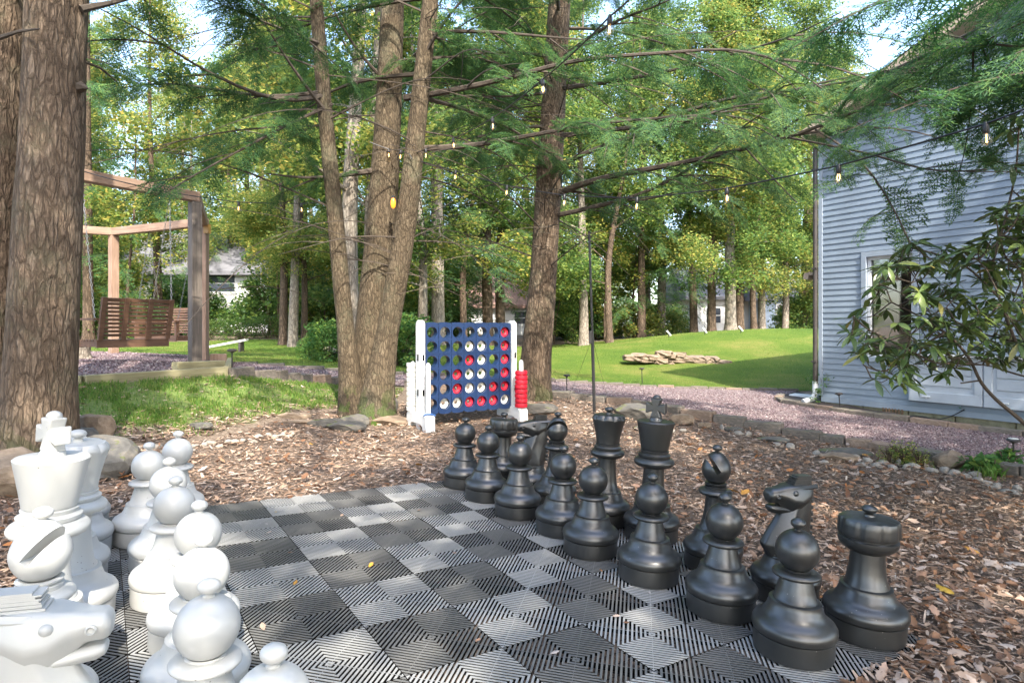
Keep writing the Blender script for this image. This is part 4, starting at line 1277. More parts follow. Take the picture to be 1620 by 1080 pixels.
# big double-trunked tree at the left edge
b1 = at(52, 742, 4.7)
hemlock('hemlock_tree', 'huge double-trunked tree at the picture edge behind the white chess pieces', b1,
        [([at(50, 742, 4.7) - Vector((0, 0, .1)), at(64, 600, 4.72), at(74, 400, 4.75), at(84, 200, 4.8), at(90, 0, 4.85), at(98, -500, 5.0), at(105, -1100, 5.2)], [0.275, 0.235, 0.222, 0.215, 0.208, 0.16, 0.05], 0.22, 5),
         ([at(2, 735, 4.95) - Vector((0, 0, .1)), at(0, 600, 4.95), at(-2, 400, 5.0), at(0, 200, 5.05), at(-6, 0, 5.1), at(-16, -500, 5.2)], [0.24, 0.215, 0.205, 0.20, 0.195, 0.06], 0.18, 4)],
        [(trace([(128, 15), (165, 10), (205, 0), (260, -20)], 4.8, 5.2), 0.030, 0.3), (trace([(118, 92), (165, 90), (180, 100), (186, 130)], 4.8, 5.3), 0.016, 0.2),
         (trace([(0, 60), (22, 40), (45, 40), (62, 46)], 4.72, 4.5), 0.02, 0.0),
         (trace([(128, 138), (137, 137), (139, 140)], 4.78, 4.74), 0.045, 0.0)],
        (3.9, 11.0, 24, 3.4), 3, 'bark_hemlock')

# triple-stemmed tree beside the blue game
b2 = at(575, 660, 7.9)
T2 = hemlock('maple_tree', 'three-stemmed tree with mossy foot beside the blue disc game', b2,
        [([at(592, 668, 7.75) - Vector((0, 0, .1)), at(598, 620, 7.78), at(612, 530, 7.8), at(632, 420, 7.8), at(646, 330, 7.8), at(660, 200, 7.8), at(678, 30, 7.8), at(700, -200, 7.8), at(735, -650, 8.0)], [0.225, 0.19, 0.138, 0.132, 0.127, 0.118, 0.102, 0.08, 0.02], 0.30, 4),
         ([at(580, 660, 8.0) - Vector((0, 0, .1)), at(582, 580, 8.05), at(592, 480, 8.1), at(605, 340, 8.15), at(613, 200, 8.2), at(621, 0, 8.3), at(630, -250, 8.4), at(640, -700, 8.5)], [0.22, 0.21, 0.205, 0.20, 0.172, 0.150, 0.11, 0.02], 0.1, 0),
         ([at(560, 665, 7.85) - Vector((0, 0, .1)), at(556, 610, 7.85), at(547, 520, 7.8), at(537, 420, 7.75), at(529, 330, 7.7), at(514, 180, 7.6), at(500, 0, 7.55), at(488, -200, 7.5), at(470, -500, 7.5)], [0.20, 0.155, 0.108, 0.100, 0.096, 0.088, 0.076, 0.06, 0.015], 0.32, 3)],
        [(trace([(670, 235), (740, 232), (800, 222), (850, 212), (920, 200), (985, 190), (1080, 186), (1200, 170)], 7.8, 6.6), 0.040, 0.55),
         (trace([(640, 155), (700, 147), (800, 125), (870, 105), (930, 92), (1080, 82), (1160, 75), (1240, 96), (1300, 140)], 8.0, 6.0), 0.045, 0.5),
         (trace([(672, 55), (720, 48), (800, 52), (880, 60), (960, 66)], 7.8, 7.0), 0.03, 0.5),
         (trace([(668, 95), (690, 50), (720, 10), (760, -30)], 7.8, 7.2), 0.03, 0.3),
         (trace([(592, 270), (540, 277), (500, 285), (460, 280), (418, 274)], 8.1, 7.2), 0.042, 0.35),
         (trace([(520, 150), (450, 165), (380, 140), (300, 100), (230, 50), (160, 15)], 7.6, 5.6), 0.035, 0.7),
         (trace([(517, 145), (430, 156), (320, 138), (250, 128), (190, 140)], 7.6, 6.2), 0.03, 0.8),
         (trace([(522, 185), (470, 120), (420, 40), (390, -10)], 7.6, 6.6), 0.03, 0.5),
         (trace([(508, 70), (450, 48), (380, 20), (330, 0)], 7.55, 6.0), 0.03, 0.8),
         (trace([(525, 165), (450, 200), (380, 238), (310, 275), (270, 300)], 7.6, 6.0), 0.022, 0.75),
         (trace([(620, 290), (580, 340), (545, 250), (560, 200)], 8.1, 8.3), 0.014, 0.0),
         (trace([(600, 120), (570, 90), (540, 45), (520, 0)], 8.2, 7.4), 0.025, 0.3)],
        (4.1, 11.5, 27, 3.2), 5, 'bark_maple', bare=34)

# single trunk to the right of the game
b3 = at(845, 634, 9.6)
T3 = hemlock('hemlock_tree', 'tall leaning hemlock trunk just behind the right end of the blue disc game', b3,
        [([at(842, 634, 9.6) - Vector((0, 0, .1)), at(848, 560, 9.6), at(858, 450, 9.6), at(868, 300, 9.6), at(877, 150, 9.6), at(885, 0, 9.6), at(892, -200, 9.6), at(905, -600, 9.7)], [0.27, 0.232, 0.215, 0.205, 0.180, 0.165, 0.13, 0.03], 0.25, 5)],
        [(trace([(885, 305), (930, 287), (1000, 272), (1080, 258), (1180, 235), (1260, 215), (1330, 185), (1420, 150), (1500, 115), (1560, 90), (1640, 55)], 9.5, 5.2), 0.055, 0.55),
         (trace([(884, 340), (930, 330), (1000, 313), (1060, 287), (1110, 255), (1180, 195), (1230, 165)], 9.5, 7.0), 0.042, 0.45),
         (trace([(878, 265), (930, 240), (1000, 217), (1080, 192), (1200, 158), (1300, 130), (1400, 112)], 9.5, 6.4), 0.046, 0.5),
         (trace([(886, 215), (950, 207), (1010, 202), (1080, 178), (1160, 152), (1280, 140), (1380, 122), (1480, 110)], 9.5, 6.0), 0.042, 0.6),
         (trace([(885, 300), (960, 310), (1010, 322), (1080, 300), (1150, 280)], 9.5, 8.0), 0.026, 0.4),
         (trace([(890, 140), (960, 130), (1050, 115), (1180, 80), (1250, 60), (1330, 20)], 9.5, 6.5), 0.038, 0.6),
         (trace([(880, 145), (800, 155), (740, 150), (690, 165)], 9.5, 9.8), 0.028, 0.4),
         (trace([(866, 200), (820, 200), (770, 215), (720, 222), (690, 236)], 9.5, 9.0), 0.03, 0.4),
         (trace([(886, 95), (930, 60), (980, 30), (1040, 10), (1100, -20)], 9.6, 7.4), 0.04, 0.5),
         (trace([(1250, 218), (1320, 232), (1390, 245), (1440, 265), (1500, 275), (1560, 268)], 6.6, 4.6), 0.014, 0.6),
         (trace([(1290, 205), (1350, 240), (1385, 280), (1420, 340), (1440, 385)], 6.3, 5.0), 0.011, 0.35),
         (trace([(1440, 145), (1500, 148), (1560, 140), (1640, 125)], 5.8, 4.2), 0.012, 0.6),
         (trace([(1180, 235), (1230, 290), (1260, 320)], 7.0, 6.4), 0.012, 0.6),
         (trace([(1400, 118), (1480, 80), (1560, 40), (1640, 0)], 6.0, 4.4), 0.026, 0.8)],
        (4.7, 12.5, 26, 3.3), 8, 'bark_hemlock', bare=34)

# hemlocks standing outside the picture, behind and beside the camera: their shade falls on the board
SH = None
for k, (x, y, hgt, n, L, sd) in enumerate([(2.9, -2.6, 11.0, 60, 3.6, 31), (-2.0, -3.6, 12.0, 64, 3.8, 32), (6.2, -1.2, 10.5, 46, 3.4, 33), (8.4, 2.2, 10.0, 50, 3.5, 34), (-5.2, -1.0, 10.5, 44, 3.3, 35)]):
    b = on(x, y, -0.05)
    ext = []
    if k == 3:
        t0_ = Vector((8.45, 2.2, 3.4))
        ext = [([t0_] + trace(q_, 4.0, 4.9), 0.03, 0.95) for q_ in ([(1720, -20), (1640, 25), (1560, 62), (1500, 98), (1465, 122)], [(1720, 60), (1620, 85), (1545, 66), (1480, 52)], [(1730, 120), (1640, 110), (1580, 118), (1520, 128)], [(1720, -90), (1620, -30), (1540, 5), (1470, 30)])]
    hemlock('hemlock_tree', ['dark hemlock behind the camera on the house side', 'dark hemlock behind the camera towards the swings', 'dark hemlock beside the house end of the mulch', 'dark hemlock close to the near end of the house', 'dark hemlock left of the camera beyond the huge trunk'][k], b,
            [([b, b + Vector((0.1, 0.1, hgt * .5)), b + Vector((0.2, 0, hgt))], [0.25, 0.17, 0.02], 0.2, 4)], ext, (2.9, hgt - 0.3, n, L), sd, 'bark_hemlock', seg=12)

# ------------------------------------------------------------------ woodland behind the lawn
BL = [broadleaf(41, 15.0, 0.10, 3.0, 16, 170, 200, 0.125, M['leaf_yellow'], 0.17),
      broadleaf(42, 17.0, 0.14, 3.2, 16, 170, 200, 0.125, M['leaf_green'], 0.20),
      broadleaf(43, 13.0, 0.12, 2.6, 15, 140, 200, 0.12, M['leaf_green'], 0.13, 0.8),
      broadleaf(44, 16.0, 0.20, 3.2, 14, 140, 210, 0.125, M['leaf_yellow'], 0.19)]
SAP = [broadleaf(51, 5.5, 0.15, 1.5, 12, 60, 90, 0.13, M['leaf_green'], 0.045, 0.3, 0.5),
       broadleaf(52, 7.0, 0.2, 1.6, 12, 60, 90, 0.13, M['leaf_yellow'], 0.055, -0.3, 0.5)]
def wood_hemlock(seed, H, spread, n):
    r = np.random.default_rng(seed)
    V, F = rough_tube([(0, 0, -.1), (0.1, 0, H * .5), (0.15, 0.05, H)], [0.19, 0.12, 0.02], 10, r, 0.05, 0.5, 0.3)
    tm = np_mesh('trunk', V, F, M['bark_brown'], True)
    limbs = []
    for k in range(n):
        t = (k + r.random()) / n; z = H * (0.12 + 0.86 * t)
        az = r.uniform(0, 6.28); L = spread * (1.05 - 0.85 * t) * r.uniform(.8, 1.1)
        limbs.append((limb_polyline(Vector((0.1, 0, z)), az, L, 0.12, 0.38, r, 6), 1.0))
    cm = foliage_mesh('crown', limbs, r, gap=0.30, smin=0.8, smax=1.5, bare=0.1, thin=True)
    return tm, cm
WH = [wood_hemlock(61, 13.0, 3.0, 60), wood_hemlock(62, 15.0, 3.3, 64)]

def px(u, Y): return (u - HX) / FX * Y
# trees that can be told apart in the photograph: pixel column, distance, proto, bark, scale, label
NAMED = [(553, 13.6, BL[3], 'bark_pale', 0.95, 'pale grey straight trunk seen just left of the three-stemmed tree'),
         (588, 16.0, BL[1], 'bark_pale', 0.95, 'pale trunk half hidden behind the three-stemmed tree'),
         (668, 18.0, BL[0], 'bark_pale', 0.75, 'thin birch-like trunk rising above the white end post of the blue game'),
         (694, 20.5, WH[1], 'bark_pale', 1.25, 'thick old double trunk rising above the middle of the blue game'),
         (735, 22.0, BL[2], 'bark_brown', 0.9, 'leaning dark trunk above the blue game board'),
         (773, 23.0, BL[1], 'bark_brown', 0.9, 'dark trunk before the white fence above the blue game'),
         (792, 23.5, BL[0], 'bark_brown', 1.0, 'second dark trunk before the white fence above the blue game'),
         (463, 17.8, BL[3], 'bark_pale', 0.65, 'crooked slender tree at the lawn edge between swing frame and three-stemmed tree'),
         (447, 18.4, BL[3], 'bark_brown', 0.62, 'dark slim trunk beside the crooked slender tree'),
         (481, 18.2, BL[3], 'bark_brown', 0.5, 'broken brown stem on the far side of the crooked slender tree'),
         (965, 24.5, BL[2], 'bark_brown', 1.0, 'brown trunk leaning right behind the black lamp pole'),
         (924, 25.0, BL[1], 'bark_pale', 0.9, 'straight pale trunk just left of the black lamp pole'),
         (1156, 25.5, BL[1], 'bark_pale', 1.05, 'thick pale grey trunk on top of the mound'),
         (1170, 26.4, BL[3], 'bark_brown', 0.9, 'dark trunk right behind the thick pale trunk on the mound'),
         (1126, 25.8, BL[0], 'bark_brown', 0.95, 'dark trunk left of the thick pale trunk on the mound'),
         (1193, 26.0, BL[2], 'bark_brown', 0.95, 'brown trunk leaning over the mound, right of the pale trunk'),
         (1205, 27.5, BL[1], 'bark_pale', 0.8, 'thin straight trunk before the pale house beyond the mound'),
         (1242, 28.0, BL[0], 'bark_pale', 0.8, 'thin pale trunk nearest the blue house corner beyond the mound'),
         (1098, 26.5, BL[3], 'bark_brown', 0.8, 'slim dark trunk at the left end of the mound crest'),
         (1015, 27.0, WH[0], 'bark_brown', 1.0, 'feathery hemlock behind the lamp pole and mound'),
         (250, 21.0, BL[3], 'bark_brown', 0.75, 'leafy tree behind the front swing post'),
         (262 - 60, 19.0, SAP[1], 'bark_brown', 1.0, 'bushy sapling behind the slatted swing bench'),
         (140, 19.5, WH[1], 'bark_brown', 0.9, 'dark hemlock behind the swing frame beside the huge trunk'),
         (436, 27.0, BL[3], 'bark_brown', 0.85, 'yellowing tree shading the white house behind the swings')]
woods = 'trees along the wood edge'
for (u, Y, pr, bk, s, lab) in NAMED:
    put_tree(pr, 'woodland_tree', px(u, Y), Y, s, rnd.uniform(0, 6.28) if u not in (965, 735) else 0.3, lab, woods, bk)
used = [(px(u, Y), Y) for (u, Y, *_r) in NAMED]
KIND = [('tall yellowing broadleaf tree', BL[0]), ('tall green broadleaf tree', BL[1]),
        ('leaning green tree', BL[2]), ('high crowned yellowing tree', BL[3]),
        ('dark feathery hemlock', WH[0]), ('broad dark hemlock', WH[1])]
def where(u):
    for lim, ph in ((140, 'behind the huge trunk'), (215, 'above the near swing bench'), (300, 'left of the front swing post'), (365, 'right of the front swing post'), (440, 'before the white house'), (530, 'left of the three-stemmed tree'), (650, 'behind the three-stemmed tree'),
                    (740, 'above the left half of the blue game'), (825, 'above the right half of the blue game'), (900, 'behind the leaning hemlock trunk'), (960, 'behind the black lamp pole'), (1060, 'left of the mound crest'), (1130, 'above the stone wall'), (1220, 'behind the mound crest'), (1300, 'beside the house corner')):
        if u < lim: return ph
    return 'hidden beyond the house'
def open_view(x, Y):
    # gaps in the wood through which the neighbouring houses show
    u = HX + x / Y * FX
    return (205 < u < 415 and Y < 34) or (1112 < u < 1258 and Y < 42) or (738 < u < 838 and Y < 46)
def rank(Y): return 'in the front rank' if Y < 25.5 else 'in the second rank' if Y < 30 else 'in the third rank' if Y < 36 else 'deep in the wood'
def scatter_row(Y0, Y1, n, kinds, smin, smax, xspan=1.2, xmin=-9e9, xmax=9e9):
    c = 0; tries = 0
    while c < n and tries < 3000:
        tries += 1
        Y = rnd.uniform(Y0, Y1); x = rnd.uniform(-xspan, 0.53) * Y
        if not (xmin < x < xmax) or (open_view(x, Y) and rnd.random() < 0.9): continue
        if any((x - a) ** 2 + (Y - b) ** 2 < 2.2 ** 2 for a, b in used): continue
        used.append((x, Y)); c += 1
        lab, pr = KIND[rnd.choice(kinds)]
        put_tree(pr, 'woodland_tree', x, Y, rnd.uniform(smin, smax), rnd.uniform(0, 6.28), lab + ' ' + rank(Y) + ' ' + where(HX + x / Y * FX), woods, rnd.choice(['bark_brown', 'bark_pale']))
scatter_row(24, 29, 14, [0, 1, 2, 3, 4], 0.75, 1.0)
scatter_row(29, 37, 24, [0, 1, 2, 3, 4, 5], 0.85, 1.15)
scatter_row(37, 50, 22, [0, 1, 3, 4, 5], 1.0, 1.4)
c = 0
while c < 56:
    Y = rnd.uniform(19.5, 31); x = rnd.uniform(-0.95, 0.52) * Y
    if open_view(x, Y): continue
    if Y < 25 and -0.55 * Y < x: 
        if Y < 24.5 and x > -4: continue
    if any((x - a) ** 2 + (Y - b) ** 2 < 0.8 for a, b in used): continue
    used.append((x, Y)); c += 1
    q = rnd.randrange(2)
    put_tree(SAP[q], 'sapling', x, Y, rnd.uniform(0.6, 1.1), rnd.uniform(0, 6.28), ['thin green sapling ', 'thin yellowing sapling '][q] + rank(Y) + ' ' + where(HX + x / Y * FX), 'saplings of the undergrowth', 'bark_brown')
# far-off wood closing the view
r = np.random.default_rng(77)
cs = []; rs = []
for k in range(740):
    a = r.uniform(-1.45, 1.2); d = r.uniform(58, 82)
    cs.append(np.array([math.sin(a) * d, math.cos(a) * d, 0.8 + r.uniform(0, 1) ** 0.8 * 11])); rs.append(r.uniform(1.5, 3.2))
cv, cf = leaf_cloud(cs, rs, 70, 0.62, r, 0.8)
tag(link('distant_woods', np_mesh('distant_woods', cv, cf, M['leaf_green'])), 'distant green wood closing the view behind the trees', 'wood', kind='stuff')

# ------------------------------------------------------------------ giant four-in-a-row game
M['blue_plastic'] = mat_plain('blue_plastic', (0.006, 0.022, 0.072), 0.34, var=0.15, scale=5)
M['game_white'] = mat_plain('game_white', (0.66, 0.67, 0.66), 0.42, var=0.1, scale=6)
M['red_ring'] = mat_plain('red_ring', (0.52, 0.012, 0.030), 0.36, var=0.12, scale=8)
M['white_ring'] = mat_plain('white_ring', (0.64, 0.63, 0.57), 0.45, var=0.12, scale=8)
M['rope_blue'] = mat_plain('rope_blue', (0.03, 0.09, 0.25), 0.6)
gA = G(662, 679)
GD = Vector((0.85, 0.527, 0)).normalized(); GN = Vector((0.527, -0.85, 0))          # along the board; towards the camera
GM = Matrix(((GD.x, -GN.x, 0, gA.x), (GD.y, -GN.y, 0, gA.y), (0, 0, 1, gA.z), (0, 0, 0, 1)))
game = thing('four_in_a_row_game', 'giant blue upright disc-drop game with white end stands on the mulch', 'garden game')
game.matrix_world = GM
CW, RH, NC, NR, Z0, TH = 0.172, 0.174, 7, 6, 0.205, 0.10     # cell size, bottom of the lowest cell, thickness
X0 = 0.07
HR = 0.068
def cell_faces(b, x0, x1, z0, z1, cx, cz, r, y, flip, seg=24):
    """square plate with a round hole"""
    n0 = len(b.v); pts = []
    for k in range(seg):
        a = 2 * math.pi * k / seg
        c, s = math.cos(a), math.sin(a)
        pts.append((cx + r * c, y, cz + r * s))
        # matching point on the square outline
        tx = ((x1 if c > 0 else x0) - cx) / c if abs(c) > 1e-6 else 1e9
        tz = ((z1 if s > 0 else z0) - cz) / s if abs(s) > 1e-6 else 1e9
        t = min(tx, tz)
        pts.append((cx + t * c, y, cz + t * s))
    F = []
    for k in range(seg):
        q = (k + 1) % seg
        f = (2 * k, 2 * k + 1, 2 * q + 1, 2 * q)
        F.append(f if flip else f[::-1])
    b.add(pts, F)
    # corners left between neighbouring outline points
    for (px_, pz_) in ((x0, z0), (x1, z0), (x1, z1), (x0, z1)):
        a = math.atan2(pz_ - cz, px_ - cx) % (2 * math.pi)
        k = int(a / (2 * math.pi) * seg)
        A = pts[2 * k + 1]; B = pts[2 * ((k + 1) % seg) + 1]
        f = (0, 1, 2)
        b.add([A, (px_, y, pz_), B], [f if not flip else f[::-1]])
def hole_wall(b, cx, cz, r, y0, y1, seg=24):
    V = []; F = []
    for k in range(seg):
        a = 2 * math.pi * k / seg
        V += [(cx + r * math.cos(a), y0, cz + r * math.sin(a)), (cx + r * math.cos(a), y1, cz + r * math.sin(a))]
    for k in range(seg):
        q = (k + 1) % seg
        F.append((2 * k, 2 * q, 2 * q + 1, 2 * k + 1))
    b.add(V, F, True)
for pnl in range(3):
    b = MB()
    zb = Z0 + pnl * 2 * RH; ztop = zb + 2 * RH - 0.006
    for c in range(NC):
        for q in range(2):
            cx = X0 + (c + 0.5) * CW; cz = zb + (q + 0.5) * RH
            x0, x1 = cx - CW / 2 + 0.003, cx + CW / 2 - 0.003
            z0_, z1_ = cz - RH / 2, cz + RH / 2 - (0.006 if q == 1 else 0)
            cell_faces(b, x0, x1, z0_, z1_, cx, cz, HR, -TH / 2, False)
            cell_faces(b, x0, x1, z0_, z1_, cx, cz, HR, TH / 2, True)
            hole_wall(b, cx, cz, HR, -TH / 2, TH / 2)
            # slot sides between the columns
            for xx in (x0, x1):
                b.add([(xx, -TH / 2, z0_), (xx, TH / 2, z0_), (xx, TH / 2, z1_), (xx, -TH / 2, z1_)], [(0, 1, 2, 3)])
            if q == 0: b.add([(x0, -TH / 2, z0_), (x1, -TH / 2, z0_), (x1, TH / 2, z0_), (x0, TH / 2, z0_)], [(0, 1, 2, 3)])
            else: b.add([(x0, -TH / 2, z1_), (x1, -TH / 2, z1_), (x1, TH / 2, z1_), (x0, TH / 2, z1_)], [(0, 1, 2, 3)])
        # solid web behind the slot between columns
        b.box((X0 + c * CW, 0, (zb + ztop) / 2), (0.010, TH * 0.7, 2 * RH - 0.02))
    # bridging strips across the slots at the panel edges and middle
    for zz in (zb + 0.006, zb + RH, ztop - 0.006):
        b.box((X0 + NC * CW / 2, 0, zz), (NC * CW - 0.004, TH * 0.93, 0.022))
    b.build('grid_panel', M['blue_plastic'], game)
for (zz, sg) in ((Z0 + NR * RH, 1), (Z0, -1)):
    b = MB(); poly = []
    for c in range(NC):
        for k in range(9):
            a = math.pi * k / 8
            poly.append((X0 + (c + 0.5) * CW - CW / 2 * math.cos(a) * 0.98, zz + sg * (0.006 + 0.030 * math.sin(a) ** 0.7)))
    poly = poly + [(X0 + NC * CW, zz - sg * 0.002), (X0, zz - sg * 0.002)]
    b.prism(poly, -TH / 2 + 0.001, TH / 2 - 0.001)
    b.build('scalloped_edge', M['blue_plastic'], game)
for sd, xx in ((0, 0.025), (1, X0 + NC * CW + 0.045)):
    # upright plank with rounded top
    H = Z0 + NR * RH + 0.06
    prof = [(-0.065, 0.0), (0.065, 0.0), (0.065, H - 0.06)] + [(0.065 * math.cos(a), H - 0.06 + 0.06 * math.sin(a)) for a in np.linspace(0.25, math.pi - 0.25, 8)] + [(-0.065, H - 0.06)]
    Mx = Matrix.Translation((xx, 0, 0)) @ Matrix.Rotation(R(90), 4, 'Z')
    b = MB(); b.prism(prof, -0.035, 0.035, Mx)
    b.build('upright', M['game_white'], game, bevel=0.008)
    for zz in (0.44, 0.86):
        MB().box((xx - 0.038, -0.012, zz), (0.006, 0.026, 0.075)).build('slot', M['gap_shade'], game)
        MB().box((xx + 0.01, -0.067, zz), (0.024, 0.006, 0.075)).build('slot', M['gap_shade'], game)
    # foot: long arched beam across the board
    L = 0.30
    foot = [(-L, 0.0), (-L + 0.10, 0.0), (-L + 0.12, 0.055)] + [(x_, 0.075) for x_ in (-0.12, 0.12)] + [(L - 0.12, 0.055), (L - 0.10, 0.0), (L, 0.0), (L - 0.01, 0.17), (L - 0.05, 0.20), (-L + 0.05, 0.20), (-L + 0.01, 0.17)]
    b = MB(); b.prism(foot, -0.060, 0.060, Mx)
    b.build('foot', M['game_white'], game, bevel=0.008)
    for sgn in (-1, 1):
        pg = MB().lathe([(0.030, 0.18), (0.029, 0.72), (0.027, 0.78), (0.018, 0.80), (0.001, 0.806)], 14, (xx, sgn * 0.225, 0))
        pg.build('ring_peg', M['game_white'], game)
MB().tube([(xx_, -0.26, 0.20 + dz_) for xx_, dz_ in ((-0.05, 0.0), (0.0, 0.012), (0.05, 0.006), (0.10, -0.012))], 0.011, 6).build('cord', M['rope_blue'], game)
def ring_mesh(name, mat, ro=0.066, ri=0.026, h=0.040):
    pr = [(ri, -h * .30), (ri + 0.006, -h * .36), (ro - 0.018, -h * .5), (ro - 0.006, -h * .5), (ro, -h * .34), (ro, h * .34), (ro - 0.006, h * .5), (ro - 0.018, h * .5), (ri + 0.006, h * .36), (ri, h * .30), (ri, -h * .30)]
    b = MB(); V = []; F = []; seg = 28
    for r_, z_ in pr[:-1]:
        for k in range(seg):
            a = 2 * math.pi * k / seg; V.append((r_ * math.cos(a), r_ * math.sin(a), z_))
    n = len(pr) - 1
    for i in range(n):
        for k in range(seg):
            F.append((i * seg + k, i * seg + (k + 1) % seg, ((i + 1) % n) * seg + (k + 1) % seg, ((i + 1) % n) * seg + k))
    return b.add(V, F, True).mesh(name, mat)
# flat-edged rings for the stacks
RING = {'red': ring_mesh('red_ring', M['red_ring']), 'white': ring_mesh('white_ring', M['white_ring'])}
def stack_ring(name, mat):
    return MB().lathe([(0.034, -0.026), (0.074, -0.0265), (0.079, -0.0225), (0.080, -0.018), (0.080, 0.018), (0.079, 0.0225), (0.074, 0.0265), (0.034, 0.026)], 30).mesh(name, mat)
STK = {'red': stack_ring('red_stack_ring', M['red_ring']), 'white': stack_ring('white_stack_ring', M['white_ring'])}
ORD = ['first', 'second', 'third', 'fourth', 'fifth', 'sixth', 'seventh', 'eighth', 'ninth', 'tenth']
ROWN = ['top', 'second', 'third', 'fourth', 'fifth', 'bottom']
GRID = {(0, 6): 'red', (1, 3): 'white', (1, 4): 'white', (1, 6): 'red', (2, 3): 'red', (2, 4): 'white', (2, 6): 'red', (3, 2): 'red', (3, 3): 'white', (3, 4): 'white', (3, 6): 'red',
        (4, 2): 'red', (4, 3): 'white', (4, 4): 'white', (4, 5): 'red', (4, 6): 'red', (5, 1): 'white', (5, 2): 'white', (5, 3): 'red', (5, 4): 'red', (5, 5): 'red', (5, 6): 'white'}
for (r_, c_), colr in GRID.items():
    o = link('game_disc', RING[colr])
    o.matrix_world = GM @ Matrix.Translation((X0 + (c_ + 0.5) * CW, 0.010, Z0 + (NR - 1 - r_ + 0.5) * RH)) @ Matrix.Rotation(R(90), 4, 'X')
    colname = ORD[c_] + ' column from the white ring stack' if c_ < 6 else 'column beside the red ring stack'
    tag(o, '%s disc in %s row of the blue game, %s' % (colr, ROWN[r_], colname), 'game disc', 'discs dropped into the blue game')
xr = X0 + NC * CW + 0.045
for k in range(8):
    o = link('game_ring', STK['red'])
    o.matrix_world = GM @ Matrix.Translation((xr + rnd.uniform(-.003, .003), -0.225 + rnd.uniform(-.003, .003), 0.20 + 0.030 + k * 0.059)) @ Matrix.Rotation(rnd.uniform(-.02, .02), 4, 'X')
    tag(o, 'red ring on the peg stack, %s from the ground' % ORD[k], 'game ring', 'red rings stacked on the front peg')
for k in range(10):
    o = link('game_ring', STK['white'])
    o.matrix_world = GM @ Matrix.Translation((0.025 + rnd.uniform(-.003, .003), 0.225 + rnd.uniform(-.003, .003), 0.20 + 0.030 + k * 0.059)) @ Matrix.Rotation(rnd.uniform(-.02, .02), 4, 'X')
    tag(o, 'off-white ring on the rear peg stack, %s from the ground' % ORD[k], 'game ring', 'white rings stacked on the rear peg')

# ------------------------------------------------------------------ swing frame with benches over the gravel pit
M['cedar_post'] = mat_wood('cedar_post', [(0.13, 0.080, 0.052), (0.24, 0.155, 0.105), (0.34, 0.235, 0.17)], 2)
M['cedar_shaded'] = mat_wood('cedar_shaded', [(0.065, 0.052, 0.042), (0.125, 0.102, 0.083), (0.20, 0.17, 0.14)], 2)  # same cedar, darker and greyer: tree shade put into the colour
M['cedar_beam'] = mat_wood('cedar_beam', [(0.13, 0.080, 0.052), (0.24, 0.155, 0.105), (0.34, 0.235, 0.17)], 0)
M['bench_wood'] = mat_wood('bench_wood', [(0.060, 0.030, 0.016), (0.115, 0.058, 0.032), (0.18, 0.10, 0.06)], 0, 1.0, 0.6)
M['timber'] = mat_wood('timber', [(0.12, 0.105, 0.055), (0.23, 0.205, 0.11), (0.33, 0.30, 0.18)], 0)
M['chain'] = mat_plain('chain', (0.25, 0.25, 0.25), 0.4, metal=0.8)
M['bracket'] = mat_plain('bracket', (0.30, 0.17, 0.04), 0.5)
P0, P1, P2, P3 = Vector((-5.95, 6.75, 0)), Vector((-4.60, 9.0, 0)), Vector((-5.57, 11.2, 0)), Vector((-7.9, 12.3, 0))
P4, P5 = Vector((-9.9, 11.2, 0)), Vector((-10.2, 8.8, 0))
PZ = 0.68; TOP = PZ + 2.36
swing = thing('swing_pergola', 'open timber swing frame of square posts and beams over the red gravel', 'swing frame', (P1.x, P1.y, PZ))
so = Vector((P1.x, P1.y, PZ))
PTS = [P0, P1, P2, P3, P4, P5]
for k, q in enumerate(PTS):
    nxt = PTS[(k + 1) % 6]; ang = math.atan2(nxt.y - q.y, nxt.x - q.x) + 0.5
    b = MB().box((0, 0, (TOP - PZ) / 2 - 0.1), (0.145, 0.145, TOP - PZ + 0.2))
    o = b.build('post', M['cedar_shaded'] if k in (0, 1) else M['cedar_post'], swing, (q.x - so.x, q.y - so.y, 0), (0, 0, ang), bevel=0.010)
for k in range(6):
    a, c = PTS[k], PTS[(k + 1) % 6]
    d = (c - a).normalized()
    L = (c - a).length + (0.10 if k != 4 else 0)
    b = MB().box((L / 2 - 0.06, 0, 0), (L, 0.14, 0.145))
    b.build('beam', M['cedar_beam'], swing, (a.x - so.x, a.y - so.y, TOP - PZ + 0.073 + 0.001 * k), (0, 0, math.atan2(d.y, d.x)), bevel=0.010)
MB().box((0, 0, 0), (0.09, 0.09, 0.16)).build('bracket', M['bracket'], swing, (P2.x - so.x + 0.09, P2.y - so.y - 0.05, TOP - PZ - 0.05))

